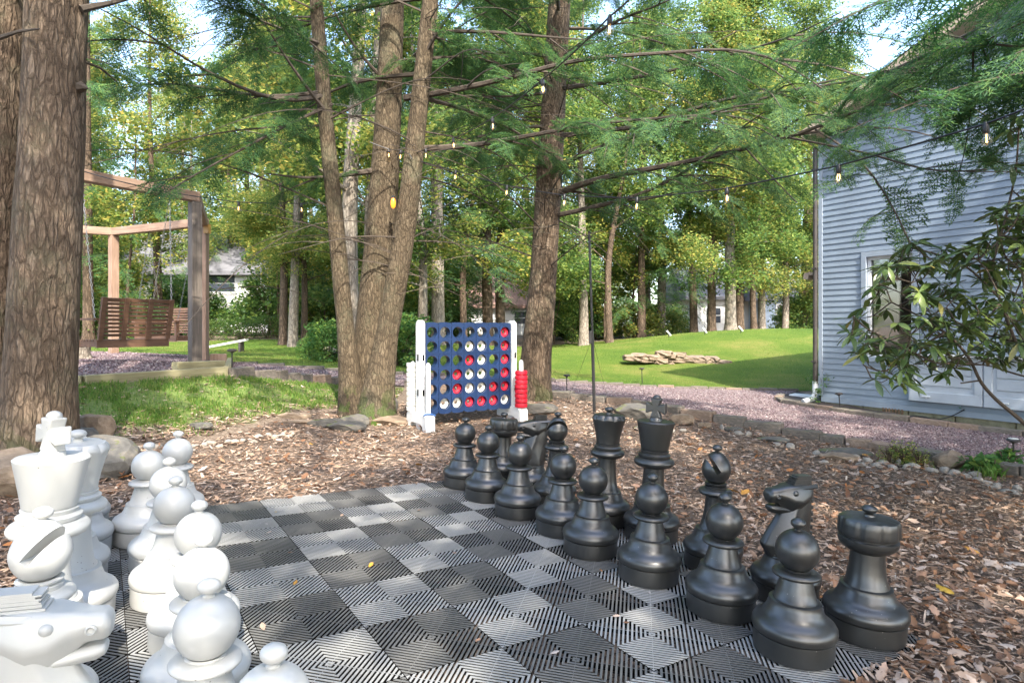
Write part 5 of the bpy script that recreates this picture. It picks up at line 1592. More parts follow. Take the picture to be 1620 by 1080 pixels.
def bench(center, along, facing, length, label, beam_z, hook):
    """slatted swing bench hanging on four chains; facing: the way a sitter looks"""
    c = Vector(center); d = Vector(along).normalized(); f = Vector(facing).normalized()
    root = thing('swing_bench', label, 'swing bench', c)
    root.matrix_world = Matrix(((d.x, f.x, 0, c.x), (d.y, f.y, 0, c.y), (0, 0, 1, c.z), (0, 0, 0, 1)))
    L = length
    # local: x along, y to the front, z up from the seat
    Mb = Matrix.Translation((0, -0.20, 0.02)) @ Matrix.Rotation(R(12), 4, 'X')
    for k in range(10):
        b = MB().box((0, 0, 0.05 + k * 0.050), (L, 0.018, 0.032 if k < 9 else 0.05), Mb)
        b.build('back_slat', M['bench_wood'], root)
    for k in range(7):
        MB().box((0, -0.16 + k * 0.072, 0.0), (L, 0.052, 0.02)).build('seat_slat', M['bench_wood'], root)
    for xx in (-L / 2 + 0.03, -L / 6, L / 6, L / 2 - 0.03):
        MB().box((xx, -0.020, 0.265), (0.055, 0.026, 0.54), Mb).build('back_batten', M['bench_wood'], root)
        MB().box((xx, 0.06, -0.045), (0.05, 0.52, 0.065)).build('seat_joist', M['bench_wood'], root)
    for yy in (-0.19, 0.31):
        MB().box((0, yy, -0.045), (L, 0.03, 0.085)).build('seat_rail', M['bench_wood'], root)
    for sx in (-1, 1):
        MB().box((sx * (L / 2 + 0.01), 0.07, 0.27), (0.085, 0.60, 0.025)).build('armrest', M['bench_wood'], root)
        MB().box((sx * (L / 2 + 0.005), 0.30, 0.10), (0.05, 0.06, 0.34)).build('arm_post', M['bench_wood'], root)
    lk = MB()
    def chain(p0, p1):
        p0, p1 = Vector(p0), Vector(p1); n = int((p1 - p0).length / 0.042); dd = (p1 - p0).normalized()
        u = dd.orthogonal().normalized(); w = dd.cross(u)
        b = MB()
        for k in range(n):
            cc = p0.lerp(p1, (k + 0.5) / n); q = u if k % 2 else w
            pts = [cc + dd * 0.026 * math.sin(a) + q * 0.011 * math.cos(a) for a in np.linspace(0, 2 * math.pi, 7)]
            b.tube(pts, 0.0035, 3, cap=False)
        b.build('chain', M['chain'], root)
    for sx in (-1, 1):
        tz = beam_z - c.z
        top = Vector((sx * (L / 2 + 0.10), hook, tz))
        chain((sx * (L / 2 + 0.03), 0.30, 0.28), top); chain((sx * (L / 2 + 0.03), -0.22, 0.25), top)
    return root
d01 = (P1 - P0).normalized()
bench((-5.07, 8.15, CH - 0.165), (d01.x, d01.y, 0), (-d01.y, d01.x, 0), 0.90, 'slatted brown swing bench hanging nearest the huge trunk, its back turned', TOP, -0.05)
d23 = (P2 - P3).normalized()
bench((-6.38, 11.62, CH - 0.16), (d23.x, d23.y, 0), (d23.y, -d23.x, 0), 1.10, 'second slatted swing bench, farther off behind the first', TOP, 0.0)

# timber kerbs round the pit, stump, wood block and plank bench
def kerb(p0, p1, h, w, label):
    a, c = Vector(p0), Vector(p1)
    d = c - a
    o = MB().box((0, 0, 0), (d.length, w, h)).build('kerb_timber', M['timber'], None, (a + c) / 2, (0, -math.asin(d.z / d.length), math.atan2(d.y, d.x)), bevel=0.012)
    return tag(o, label, 'timber kerb', 'timbers edging the gravel pit')
kerb(G(-120, 628) + Vector((0, 0, .03)), G(130, 608) + Vector((0, 0, .03)), 0.14, 0.10, 'long mossy timber kerb running behind the huge trunk')
kerb(G(132, 608) + Vector((0, 0, .03)), G(358, 592) + Vector((0, 0, .03)), 0.14, 0.10, 'mossy timber kerb along the front of the gravel pit')
kerb(G(360, 591) + Vector((0, 0, .035)), G(364, 574) + Vector((0, 0, .03)), 0.13, 0.09, 'short timber kerb turning the pit corner at the path')
kerb(G(276, 588) + Vector((0, 0, .06)), G(352, 584) + Vector((0, 0, .06)), 0.12, 0.12, 'grey timber lying inside the pit before the front post')
blk = MB().box((0, 0, 0.07), (0.28, 0.2, 0.15)).build('wood_block', M['cedar_post'], None, G(345, 572), (0, 0, 0.5), bevel=0.012)
tag(blk, 'squared wood block beside the swing posts at the pit corner', 'wood block')
r = np.random.default_rng(5)
sp_ = G(119, 569)
V, F = rough_tube([(0, 0, -.05), (0.01, 0, .12), (0.0, 0.01, .30)], [0.27, 0.20, 0.235], 22, r, 0.10, 0.06, 0.15, 4)
n_ = len(V); V = np.vstack([V, [[0, 0, 0.305]]]); top = [(n_ - 22 + k, n_ - 22 + (k + 1) % 22, n_) for k in range(22)]
st = link('tree_stump', np_mesh('tree_stump', V, [F, np.array(top)], M['bark_pale'], True), None, sp_)
tag(st, 'grey cut tree stump under the nearest swing bench', 'tree stump')
pb = thing('plank_bench', 'pale weathered plank tilted on a low support on the far grass', 'plank', at(355, 550, 15.5))
MB().box((0, 0, 0), (1.10, 0.26, 0.05)).build('plank', M['white_ring'], pb, (0, 0, 0.09), (0, R(-11), 0.1), bevel=0.006)
MB().box((0, 0, 0), (0.05, 0.22, 0.26)).build('support', M['dark_metal'], pb, (0.42, 0, 0.02))

# ------------------------------------------------------------------ stones, edging, rock wall
M['paver'] = mat_stone('paver', [(0.075, 0.066, 0.056), (0.145, 0.125, 0.105), (0.24, 0.20, 0.165)], 9, 0.4, (0.10, 0.12, 0.03))
M['paver_tan'] = mat_stone('paver_tan', [(0.14, 0.098, 0.07), (0.24, 0.175, 0.13), (0.34, 0.26, 0.20)], 9, 0.4)
M['rock_grey'] = mat_stone('rock_grey', [(0.055, 0.052, 0.047), (0.105, 0.10, 0.09), (0.185, 0.165, 0.135)], 5, 0.6, (0.10, 0.115, 0.03))
M['rock_tan'] = mat_stone('rock_tan', [(0.12, 0.085, 0.058), (0.22, 0.165, 0.115), (0.33, 0.26, 0.19)], 5, 0.6)
M['rock_pale'] = mat_stone('rock_pale', [(0.19, 0.17, 0.14), (0.31, 0.28, 0.24), (0.44, 0.40, 0.35)], 8, 0.35)
def rock_mesh(name, seed, mat, blocky=0.5, sub=3):
    """uneven stone about one unit long, resting on z=0"""
    r = np.random.default_rng(seed)
    bm = bmesh.new()
    bmesh.ops.create_icosphere(bm, subdivisions=sub, radius=0.5)
    pl = [(Vector(tuple(r.normal(0, 1, 3))).normalized(), r.uniform(0.28, 0.44)) for _ in range(11)]
    for v_ in bm.verts:
        c = v_.co.copy()
        for n_, d_ in pl:
            e = c.dot(n_) - d_
            if e > 0: c -= n_ * e * (0.55 + blocky * 0.45)
        c += c.normalized() * 0.018 * math.sin(c.x * 23 + seed) * math.sin(c.y * 19) 
        v_.co = c
    zm = min(v_.co.z for v_ in bm.verts)
    for v_ in bm.verts: v_.co.z -= zm + 0.10
    for f in bm.faces: f.smooth = blocky < 0.4
    me = bpy.data.meshes.new(name); bm.to_mesh(me); bm.free(); me.materials.append(M[mat])
    return me
def put_rock(me, name, u, v, size, rz, label, group=None, tilt=0.0, dz=0.0, cat='rock'):
    p_ = G(u, v); p_.z += dz
    o = link(name, me, None, p_, (tilt, tilt * .4, rz)); o.scale = size
    return tag(o, label, cat, group)
RK = {k: [rock_mesh('rock', s_, k, 1.0) for s_ in range(3)] for k in ('rock_grey', 'rock_tan')}
PB = [rock_mesh('pebble', 40 + s_, 'rock_pale', 0.2, 2) for s_ in range(4)]
put_rock(RK['rock_grey'][0], 'boulder', 163, 748, (0.76, 0.46, 0.42), -0.45, 'large grey boulder with a tan top behind the white queen', tilt=0.25, cat='boulder')
put_rock(RK['rock_tan'][1], 'boulder', 151, 702, (0.34, 0.22, 0.36), 0.3, 'upright tan rock behind the large grey boulder', cat='boulder')
put_rock(RK['rock_grey'][1], 'boulder', 118, 716, (0.40, 0.3, 0.30), 0.3, 'brownish rock at the foot of the huge trunk beside the boulder', cat='boulder')
put_rock(RK['rock_tan'][2], 'boulder', 6, 790, (0.55, 0.45, 0.42), 0.2, 'brown rock at the picture edge behind the white king', cat='boulder')
put_rock(RK['rock_grey'][2], 'rock', 168, 762, (0.20, 0.14, 0.12), 0.3, 'small pointed grey stone below the large boulder')
put_rock(RK['rock_grey'][2], 'rock', 200, 728, (0.30, 0.16, 0.06), 0.0, 'flat grey stone lying behind the white pawns')
put_rock(RK['rock_grey'][1], 'rock', 318, 679, (0.24, 0.15, 0.10), 0.2, 'smooth grey stone alone in the thin turf')
put_rock(RK['rock_tan'][0], 'rock', 610, 672, (0.62, 0.22, 0.16), 0.35, 'slanted grey slab leaning against the foot of the three-stemmed tree', tilt=0.2)
put_rock(RK['rock_grey'][0], 'rock', 545, 683, (0.52, 0.22, 0.18), 0.0, 'rounded tan root stone before the three-stemmed tree')
put_rock(RK['rock_grey'][1], 'rock', 515, 676, (0.45, 0.20, 0.14), 0.6, 'grey stone half buried at the left foot of the three-stemmed tree')
put_rock(RK['rock_grey'][2], 'rock', 562, 676, (0.40, 0.2, 0.2), 0.2, 'grey stone wedged under the mossy tree foot')
put_rock(RK['rock_tan'][2], 'rock', 470, 670, (0.66, 0.16, 0.06), 0.12, 'flat flagstone tilted in the mulch left of the three-stemmed tree')
put_rock(RK['rock_tan'][0], 'rock', 463, 663, (0.44, 0.07, 0.12), 0.1, 'thin upright flagstone behind the tilted flat one')
put_rock(RK['rock_grey'][0], 'rock', 615, 655, (0.25, 0.2, 0.35), 0.1, 'dark stone standing between the tree foot and the blue game')
put_rock(RK['rock_grey'][1], 'rock', 848, 655, (0.62, 0.34, 0.20), 0.2, 'grey flat boulder at the foot of the leaning hemlock trunk')
put_rock(RK['rock_grey'][0], 'boulder', 1000, 664, (0.60, 0.40, 0.32), 0.1, 'green-grey angular boulder between the black queen and king', cat='boulder')
put_rock(RK['rock_tan'][1], 'boulder', 1078, 672, (0.36, 0.26, 0.20), 0.3, 'tan block of stone just right of the black king cross', cat='boulder')
put_rock(RK['rock_grey'][2], 'rock', 1340, 722, (0.62, 0.30, 0.12), -0.35, 'flat grey slab with mossy edge beside the path kerb')
put_rock(RK['rock_tan'][0], 'rock', 1322, 730, (0.42, 0.20, 0.14), -0.3, 'pinkish mossy stone in front of the flat slab')
put_rock(RK['rock_tan'][2], 'boulder', 1507, 742, (0.40, 0.30, 0.24), 0.2, 'square tan stone among weeds by the path light', cat='boulder')
put_rock(RK['rock_grey'][0], 'rock', 1220, 700, (0.42, 0.24, 0.10), -0.3, 'low grey slab with green moss at the mulch edge')
put_rock(RK['rock_tan'][1], 'rock', 1115, 678, (0.20, 0.14, 0.12), 0.4, 'small tan stone at the kerb past the tan block')
put_rock(RK['rock_grey'][1], 'rock', 1160, 684, (0.26, 0.18, 0.10), 0.0, 'grey stone lying against the kerb bricks')
put_rock(RK['rock_grey'][0], 'rock', 1012, 682, (0.20, 0.14, 0.10), 0.0, 'small grey stone left of the tan block')
put_rock(RK['rock_grey'][2], 'boulder', 1020 - 480, 566, (0.95, 0.6, 0.42), 0.1, 'grey boulder under shrubs on the grass left of the three-stemmed tree', cat='boulder')
put_rock(RK['rock_grey'][1], 'boulder', 640, 575, (0.9, 0.6, 0.45), 0.1, 'grey boulder on the grass behind the white ring stack', cat='boulder')
# pale round pebbles edging the mulch
for (u, v) in [(218, 712), (232, 716), (247, 713), (262, 718), (276, 712), (288, 714), (299, 711), (311, 706), (322, 708), (335, 704), (348, 706), (360, 701), (372, 703), (384, 699), (398, 701), (412, 697), (425, 690), (436, 692), (450, 688), (455, 693), (464, 686), (486, 689), (240, 708), (306, 714)]:
    put_rock(rnd.choice(PB), 'pebble', u + rnd.uniform(-3, 3), v + rnd.uniform(-2, 2), [rnd.uniform(0.06, 0.13) * k for k in (1, 0.75, 0.6)], rnd.uniform(0, 6), 'pale rounded stone in the row between turf and leaf mulch', 'pale stones between turf and mulch', cat='stone')
for (u, v) in [(1185, 692), (1200, 690), (1228, 706), (1250, 712), (1290, 722), (1306, 733), (1352, 729), (1362, 736), (1372, 732), (1384, 738), (1398, 736), (1412, 742), (1420, 737), (1432, 744), (1446, 742), (1460, 738), (1470, 746), (1486, 741), (1496, 751), (1510, 753), (1526, 756), (1541, 757), (1550, 763), (1562, 768), (1570, 775), (1580, 772), (1592, 780), (1604, 783), (1612, 777), (1140, 682), (1172, 690), (1080, 684), (1060, 684)]:
    put_rock(rnd.choice(PB), 'pebble', u + rnd.uniform(-3, 3), v + rnd.uniform(-1, 2), [rnd.uniform(0.08, 0.17) * k for k in (1, 0.8, 0.6)], rnd.uniform(0, 6), 'pale rounded stone in the row between leaf mulch and path', 'pale stones between mulch and path', cat='stone')
# concrete edging bricks along the path, each a part of the path
BRK = MB().box((0, 0, 0), (1, 1, 1)).mesh('brick', M['paver'], 0.05, 2)
BRT = BRK.copy(); BRT.materials.clear(); BRT.materials.append(M['paver_tan'])
def edging(poly, blen, w, h, parent, dz=0.0, tan=0.2, jitter=0.03):
    P = [Vector(p_) for p_ in poly]
    acc = 0
    for a, c in zip(P[:-1], P[1:]):
        d = Vector((c.x - a.x, c.y - a.y, 0)); L = d.length; n = max(1, round(L / blen)); ang = math.atan2(d.y, d.x)
        for k in range(n):
            q = a.lerp(c, (k + 0.5) / n)
            if abs(q.x) > 0.86 * q.y + 0.4: continue
            x, y = q.x + rnd.uniform(-.012, .012), q.y + rnd.uniform(-.012, .012)
            o = link('brick', BRT if rnd.random() < tan else BRK, parent, (x, y, gz1(x, y) + h / 2 - 0.05 + dz + rnd.uniform(-.012, .012)), (rnd.uniform(-jitter, jitter) * 2, rnd.uniform(-jitter, jitter), ang + rnd.uniform(-jitter, jitter)))
            o.scale = (L / n - 0.012, w * rnd.uniform(.92, 1.08), h)
edging(PATH_NEAR[:4], 0.32, 0.15, 0.16, gravel_path, 0.0, 0.12)
edging(PATH_NEAR[4:], 0.36, 0.17, 0.16, gravel_path, 0.015, 0.3)
edging(PATH_FAR, 0.40, 0.12, 0.11, gravel_path, 0.0, 0.15)
edging(BED_EDGE, 0.36, 0.13, 0.14, flower_bed, 0.0, 0.35)
# low dry-stone wall let into the mound
def slab_mesh(seed):
    r2 = np.random.default_rng(seed)
    bm = bmesh.new(); bmesh.ops.create_cube(bm, size=1.0)
    bmesh.ops.subdivide_edges(bm, edges=bm.edges[:], cuts=2, use_grid_fill=True)
    for v_ in bm.verts:
        v_.co += Vector(tuple(r2.normal(0, 0.055, 3))); v_.co.z += 0.5
        if abs(v_.co.x) > 0.4: v_.co.z = 0.5 + (v_.co.z - 0.5) * 0.8
    bmesh.ops.bevel(bm, geom=[e for e in bm.edges if len(e.link_faces) == 2 and e.calc_face_angle(0) > 0.7], offset=0.05, segments=1, affect='EDGES')
    me = bpy.data.meshes.new('stone'); bm.to_mesh(me); bm.free(); me.materials.append(M['rock_tan'])
    return me
SLAB = [slab_mesh(s_) for s_ in range(5)]
wallb = thing('stone_wall', 'low curved wall of stacked tan fieldstones set into the grass mound', 'stone wall', G(1075, 580))
wo = Vector(wallb.location)
for row, (pl_, hh, sz) in enumerate([([(1000, 569), (1020, 571), (1043, 573), (1066, 574), (1090, 579), (1112, 582), (1130, 582), (1148, 582)], 0.0, 0.40), ([(1012, 566), (1034, 567), (1058, 566), (1078, 572), (1100, 574), (1122, 576), (1140, 578)], 0.14, 0.42), ([(1050, 562), (1070, 564), (1088, 568), (1106, 571), (1126, 573)], 0.26, 0.44)]):
    for (u, v) in pl_:
        p_ = at(u, v + 1, 16.9 - 0.002 * abs(u - 1075))
        o = link('stone', rnd.choice(SLAB), wallb, (p_.x - wo.x, p_.y - wo.y, p_.z - wo.z - 0.02), (rnd.uniform(-.15, .15), rnd.uniform(-.1, .1), rnd.uniform(-.4, .4)))
        o.scale = (sz * rnd.uniform(.85, 1.35), 0.40, 0.15 * rnd.uniform(.8, 1.3))
# flagstone foot of the bed: white downspout splash block
spl = MB().box((0, 0, 0.04), (0.5, 0.22, 0.07)).build('splash_block', M['white_paint'], None, G(1272, 630), (0.05, 0, -0.9), bevel=0.02)
tag(spl, 'white splash block under the downspout beside the small shrub', 'splash block')

# ------------------------------------------------------------------ leaf litter, chips, fallen leaves, gravel, grass
M['chips'] = mat_leaf('chips', [(0.0, (0.10, 0.060, 0.038)), (0.35, (0.24, 0.152, 0.100)), (0.7, (0.38, 0.265, 0.185)), (0.94, (0.48, 0.37, 0.285)), (1.0, (0.58, 0.48, 0.39))], 0.0, 0.85)
M['dead_leaf'] = mat_leaf('dead_leaf', [(0.0, (0.13, 0.060, 0.030)), (0.35, (0.27, 0.145, 0.080)), (0.65, (0.36, 0.245, 0.17)), (0.88, (0.46, 0.37, 0.31)), (1.0, (0.44, 0.17, 0.045))], 0.12, 0.6)
m, nt, p = new_mat('fallen_leaf')
nt.links.new(ramp(nt, objrand(nt), [(0.0, (0.13, 0.06, 0.03)), (0.3, (0.24, 0.13, 0.075)), (0.5, (0.36, 0.27, 0.21)), (0.8, (0.46, 0.40, 0.36)), (0.92, (0.38, 0.15, 0.035)), (1.0, (0.55, 0.33, 0.04))]), p.inputs['Base Color'])
p.inputs['Roughness'].default_value = 0.5
M['fallen_leaf'] = m
def ground_points(n, poly, r, wfun=None):
    P = np.array([(q[0], q[1]) for q in poly]); lo, hi = P.min(0), P.max(0); out = []
    tot = 0
    while tot < n:
        x = r.uniform(lo[0], hi[0], n); y = r.uniform(lo[1], hi[1], n)
        k = in_poly(x, y, poly)
        k &= np.abs(x) < 1.0 * y + 0.9
        if wfun is not None: k &= r.random(n) < wfun(x, y)
        out.append(np.stack([x[k], y[k]], 1)); tot += int(k.sum())
    return np.vstack(out)[:n]
def board_mask(x, y, m_=0.02):
    dx, dy = x - BO[0], y - BO[1]
    a = dx * _i.x + dy * _i.y; b_ = dx * _j.x + dy * _j.y
    return (a > -m_) & (a < 3.2 + m_) & (b_ > -m_) & (b_ < 3.2 + m_)
r = np.random.default_rng(21)
CHIP_V = np.array([(-0.5, -0.16, 0), (0.0, -0.22, 0.05), (0.5, -0.10, 0.0), (0.5, 0.12, 0.01), (0.0, 0.2, 0.07), (-0.5, 0.15, 0.01)]); CHIP_F = np.array([(0, 1, 4, 5), (1, 2, 3, 4)])
MUL_V = [p_ for p_ in MULCH]
P = ground_points(130000, MUL_V, r, lambda x, y: np.where(board_mask(x, y, -0.02), 0, np.clip(3.2 / (y + 0.6), 0.12, 1)))
n = len(P); D = r.normal(0, 1, (n, 3)); D[:, 2] = r.normal(0, 0.14, n)
B = roll(basis_from_dir(D), r.normal(0, 0.28, n))
Q = np.stack([P[:, 0], P[:, 1], gz(P[:, 0], P[:, 1]) + 0.016 + r.random(n) * 0.022], 1)
sz = 0.010 + 0.042 * r.random(n) ** 2.0
v_, f_ = stamp(CHIP_V, CHIP_F, Q, B, np.stack([sz * 1.25, sz * r.uniform(0.35, 1.0, n), sz], 1))
TURF2 = [(q[0], q[1]) for q in TURF]
P = ground_points(6500, TURF2, r, lambda x, y: np.clip(1.1 - turf_amount(x, y), 0.1, 1)); n = len(P)
D = r.normal(0, 1, (n, 3)); D[:, 2] *= 0.14
B = roll(basis_from_dir(D), r.normal(0, 0.28, n)); sz = 0.012 + 0.05 * r.random(n) ** 2
Q = np.stack([P[:, 0], P[:, 1], gz(P[:, 0], P[:, 1]) + 0.008 + r.random(n) * 0.015], 1)
v2_, f2_ = stamp(CHIP_V, CHIP_F, Q, B, np.stack([sz * 1.2, sz * r.uniform(0.5, 1.1, n), sz], 1))
f_ = np.vstack([f_, f2_ + len(v_)]); v_ = np.vstack([v_, v2_])
tag(link('mulch_chips', np_mesh('mulch_chips', v_, f_, M['chips'])), 'brown bark chips and leaf crumbs covering the play area', 'mulch', kind='stuff')
# crumpled leaves: a lobed outline folded on its midrib
def leaf_shape(seed, curl):
    r2 = np.random.default_rng(seed)
    prof = [(-0.5, 0.015), (-0.36, 0.10), (-0.22, 0.20), (-0.12, 0.15), (0.02, 0.25), (0.14, 0.17), (0.26, 0.19), (0.38, 0.08), (0.5, 0.0)]
    V = []; F = []
    for s_ in (1, -1):
        for x, w in prof:
            V.append((x, s_ * w * r2.uniform(.85, 1.15), curl * abs(w) * r2.uniform(0.5, 1.3) + 0.18 * curl * x * x * 3))
    for x, w in prof: V.append((x, 0, 0.15 * curl * x * x * 3))
    n_ = len(prof)
    for i in range(n_ - 1):
        F.append((2 * n_ + i, 2 * n_ + i + 1, i + 1, i)); F.append((n_ + i, n_ + i + 1, 2 * n_ + i + 1, 2 * n_ + i))
    return np.array(V), np.array(F)
LSH = [leaf_shape(s_, c_) for s_, c_ in ((1, 0.35), (2, 0.8), (3, -0.35), (4, 0.55))]
Vs = []; Fs = []; off = 0
for q, (lv, lf) in enumerate(LSH):
    P = ground_points(1500, MUL_V, r, lambda x, y: np.where(board_mask(x, y, -0.02), 0, np.clip(2.2 / (y + 0.4), 0.1, 1) ** 1.3 * np.where((x > 0.5 + 0.2 * y), 1, 0.35)))
    n = len(P); D = r.normal(0, 1, (n, 3)); D[:, 2] *= 0.25
    B = roll(basis_from_dir(D), r.normal(0, 0.5, n) + np.where(r.random(n) < 0.5, math.pi, 0))
    Q = np.stack([P[:, 0], P[:, 1], gz(P[:, 0], P[:, 1]) + 0.035 + r.random(n) * 0.015], 1)
    v_, f_ = stamp(lv, lf, Q, B, r.uniform(0.035, 0.075, n)); Vs.append(v_); Fs.append(f_ + off); off += len(v_)
tag(link('leaf_litter', np_mesh('leaf_litter', np.vstack(Vs), np.vstack(Fs), M['dead_leaf'], True)), 'brown dead leaves strewn over the mulch', 'dead leaves', kind='stuff')
# the leaves that can be picked out one by one
LME = [np_mesh('leaf', lv, lf, M['fallen_leaf'], True) for lv, lf in LSH]
P = ground_points(262, MUL_V, r, lambda x, y: np.where(board_mask(x, y), 0, np.clip(2.2 / (y + 0.2), 0.03, 1) ** 1.3 * np.where(x > 0.3 * y, 1, 0.5)) * (y > 1.2))
for x, y in P:
    o = link('leaf', rnd.choice(LME), mulch_bed, (x, y, gz1(x, y) + rnd.uniform(0.052, 0.068)), (rnd.uniform(-.45, .45) + (math.pi if rnd.random() < .4 else 0), rnd.uniform(-.4, .4), rnd.uniform(0, 6.28)))
    s_ = rnd.uniform(0.060, 0.115); o.scale = (s_, s_ * rnd.uniform(0.8, 1.15), s_)
for k in range(30):
    i, j = rnd.uniform(0.3, 7.8), rnd.uniform(1.8, 7.9)
    Pw = BM @ Vector((i * TILE, j * TILE, 0.008))
    o = link('leaf', rnd.choice(LME), chess_board, (i * TILE, j * TILE, 0.008), (rnd.uniform(-.3, .3), rnd.uniform(-.3, .3), rnd.uniform(0, 6.28)))
    s_ = rnd.uniform(0.02, 0.05); o.scale = (s_, s_, s_)
# loose gravel
OC_V = np.array([(1, 0, 0), (-1, 0, 0), (0, 1, 0), (0, -1, 0), (0, 0, 0.8), (0, 0, -0.5)]) * 0.5
OC_F = np.array([(0, 2, 4), (2, 1, 4), (1, 3, 4), (3, 0, 4), (2, 0, 5), (1, 2, 5), (3, 1, 5), (0, 3, 5)])
def gravel(name, poly, n, label, dz):
    P = ground_points(n, poly, r, lambda x, y: np.clip(9.0 / (y + 0.01) - 0.35, 0.1, 1))
    Q = np.stack([P[:, 0], P[:, 1], gz(P[:, 0], P[:, 1]) + dz], 1)
    B = roll(basis_from_dir(r.normal(0, 1, (n, 3))), r.uniform(0, 6, n))
    v_, f_ = stamp(OC_V, OC_F, Q, B, r.uniform(0.012, 0.034, n))
    tag(link(name, np_mesh(name, v_, f_, M['gravel_stone'])), label, 'gravel', kind='stuff')
gravel('path_gravel', path_poly, 26000, 'loose purplish red gravel on the curving path', 0.024)
gravel('pit_gravel', [tuple(p_[:2]) for p_ in PIT], 14000, 'loose purplish red gravel under the swings', 0.026)
# grass blades
BL_V = np.array([(-0.5, 0, 0), (0.5, 0, 0), (0.32, 0.18, 0.55), (-0.18, 0.3, 0.6), (0.1, 0.62, 1.0)]); BL_F = [np.array([(0, 1, 2, 3)]), np.array([(3, 2, 4)])]
def blades(name, P, h0, h1, w, label, mat='grass'):
    n = len(P)
    az = r.uniform(0, 6.283, n); c, s_ = np.cos(az), np.sin(az)
    H = r.uniform(h0, h1, n)
    L = BL_V[None] * np.stack([np.full(n, w) * r.uniform(.7, 1.3, n), H * r.uniform(0.2, 1.0, n), H], 1)[:, None, :]
    X = L[..., 0] * c[:, None] - L[..., 1] * s_[:, None] + P[:, 0:1]
    Y = L[..., 0] * s_[:, None] + L[..., 1] * c[:, None] + P[:, 1:2]
    Z = L[..., 2] + gz(P[:, 0], P[:, 1])[:, None]
    V = np.stack([X, Y, Z], -1).reshape(-1, 3); o_ = (np.arange(n) * 5)[:, None]
    return tag(link(name, np_mesh(name, V, [BL_F[0] + o_, BL_F[1] + o_], M[mat])), label, 'grass', kind='stuff')
P = ground_points(17000, TURF, r, lambda x, y: np.clip((turf_amount(x, y) - 0.42) * 1.8, 0.03, 1) * (0.12 + 0.88 * (np.sin(x * 5.1 + y * 2.2) * np.sin(y * 6.3 - x * 1.7) + 0.6 * np.sin(x * 11.3 - y * 3.1) * np.sin(y * 13.7) > 0.0)))
blades('turf_grass', P, 0.025, 0.065, 0.009, 'bright green grass growing between timber kerb and mulch')
def fr(x, y): return np.clip(13.0 / y, 0.2, 1) ** 1.5 * ((np.abs(x) < 0.86 * y))
P = ground_points(70000, LAWN, r, fr)
blades('lawn_grass', P, 0.015, 0.045, 0.014, 'short mown grass on the mound and far lawn')

# ------------------------------------------------------------------ undergrowth, shrubs and bushes
def bush_proto(seed, w, h, n, per, leaf, matn, stems=7, crad=0.25):
    r2 = np.random.default_rng(seed)
    b = MB(); cs = []; rs = []
    for k in range(stems):
        az = r2.uniform(0, 6.28); top = Vector((math.cos(az) * w * r2.uniform(.2, .9), math.sin(az) * w * r2.uniform(.2, .9), h * r2.uniform(.6, 1)))
        b.tube([Vector((0.03 * math.cos(az), 0.03 * math.sin(az), -0.05)), top * 0.5 + Vector((0, 0, h * .12)), top], [0.012, 0.009, 0.004], 4, cap=False)
    for k in range(n):
        a = r2.uniform(0, 6.28); q = r2.random() ** 0.5; z = r2.uniform(0.12, 1.0)
        cs.append(np.array([math.cos(a) * w * q * (1.1 - 0.5 * z), math.sin(a) * w * q * (1.1 - 0.5 * z), h * z])); rs.append(crad * r2.uniform(.6, 1.3))
    v_, f_ = leaf_cloud(cs, rs, per, leaf, r2, 0.7)
    return b.mesh('stem', M['bark_brown']), np_mesh('foliage', v_, f_, M[matn])
def put_bush(pr, name, loc, s, label, group=None, cat='shrub', sz=None):
    t = thing(name, label, cat, loc, (0, 0, rnd.uniform(0, 6.28)), group); t.scale = (s, s, sz or s)
    link('stem', pr[0], t); link('foliage', pr[1], t)
    return t
BU = [bush_proto(81, 1.2, 1.5, 70, 60, 0.11, 'leaf_green', crad=0.35), bush_proto(82, 1.3, 1.2, 70, 60, 0.11, 'leaf_yellow', crad=0.35), bush_proto(83, 1.4, 1.7, 60, 60, 0.11, 'leaf_dark', crad=0.4)]
LB = [('green leafy bush', BU[0]), ('yellowing bush', BU[1]), ('dark bush', BU[2])]
c = 0
while c < 80:
    Y = rnd.uniform(22, 40); x = rnd.uniform(-0.95, 0.53) * Y
    if Y < 27.5 and x > -0.1 * Y: continue
    if open_view(x, Y) and Y > 24: continue
    if Y < 24 and x > -0.3 * Y: continue
    c += 1
    lab, pr = LB[rnd.randrange(3)]
    put_bush(pr, 'bush', on(x, Y, -0.05), rnd.uniform(0.8, 1.5), lab + ' ' + rank(Y) + ' ' + where(HX + x / Y * FX), 'bushes in the undergrowth')
SH1 = bush_proto(84, 0.75, 1.0, 60, 70, 0.075, 'leaf_shrub', crad=0.22)
for (u, v, Y, s, lab) in [(520, 560, 13.6, 0.85, 'bright green shrub on the grass left of the three-stemmed tree'), (490, 562, 14.4, 0.45, 'low light green shrub by the grey boulder near the lawn edge'),
                          (632, 560, 13.4, 1.15, 'bright green shrub between the three-stemmed tree and the blue game'), (600, 566, 13.0, 0.8, 'green shrub seen behind the right stem of the three-stemmed tree')]:
    put_bush(SH1, 'shrub', on(px(u, Y), Y, -0.03), s, lab)
SH2 = bush_proto(85, 0.30, 0.55, 36, 28, 0.05, 'leaf_shrub', crad=0.10)
p_ = G(1302, 638)
put_bush(SH2, 'shrub', p_, 1.0, 'small light green shrub at the house corner in the flower bed')
put_bush(SH2, 'shrub', G(1338, 637), 0.45, 'tiny leafy plant beside the small path light at the house wall')
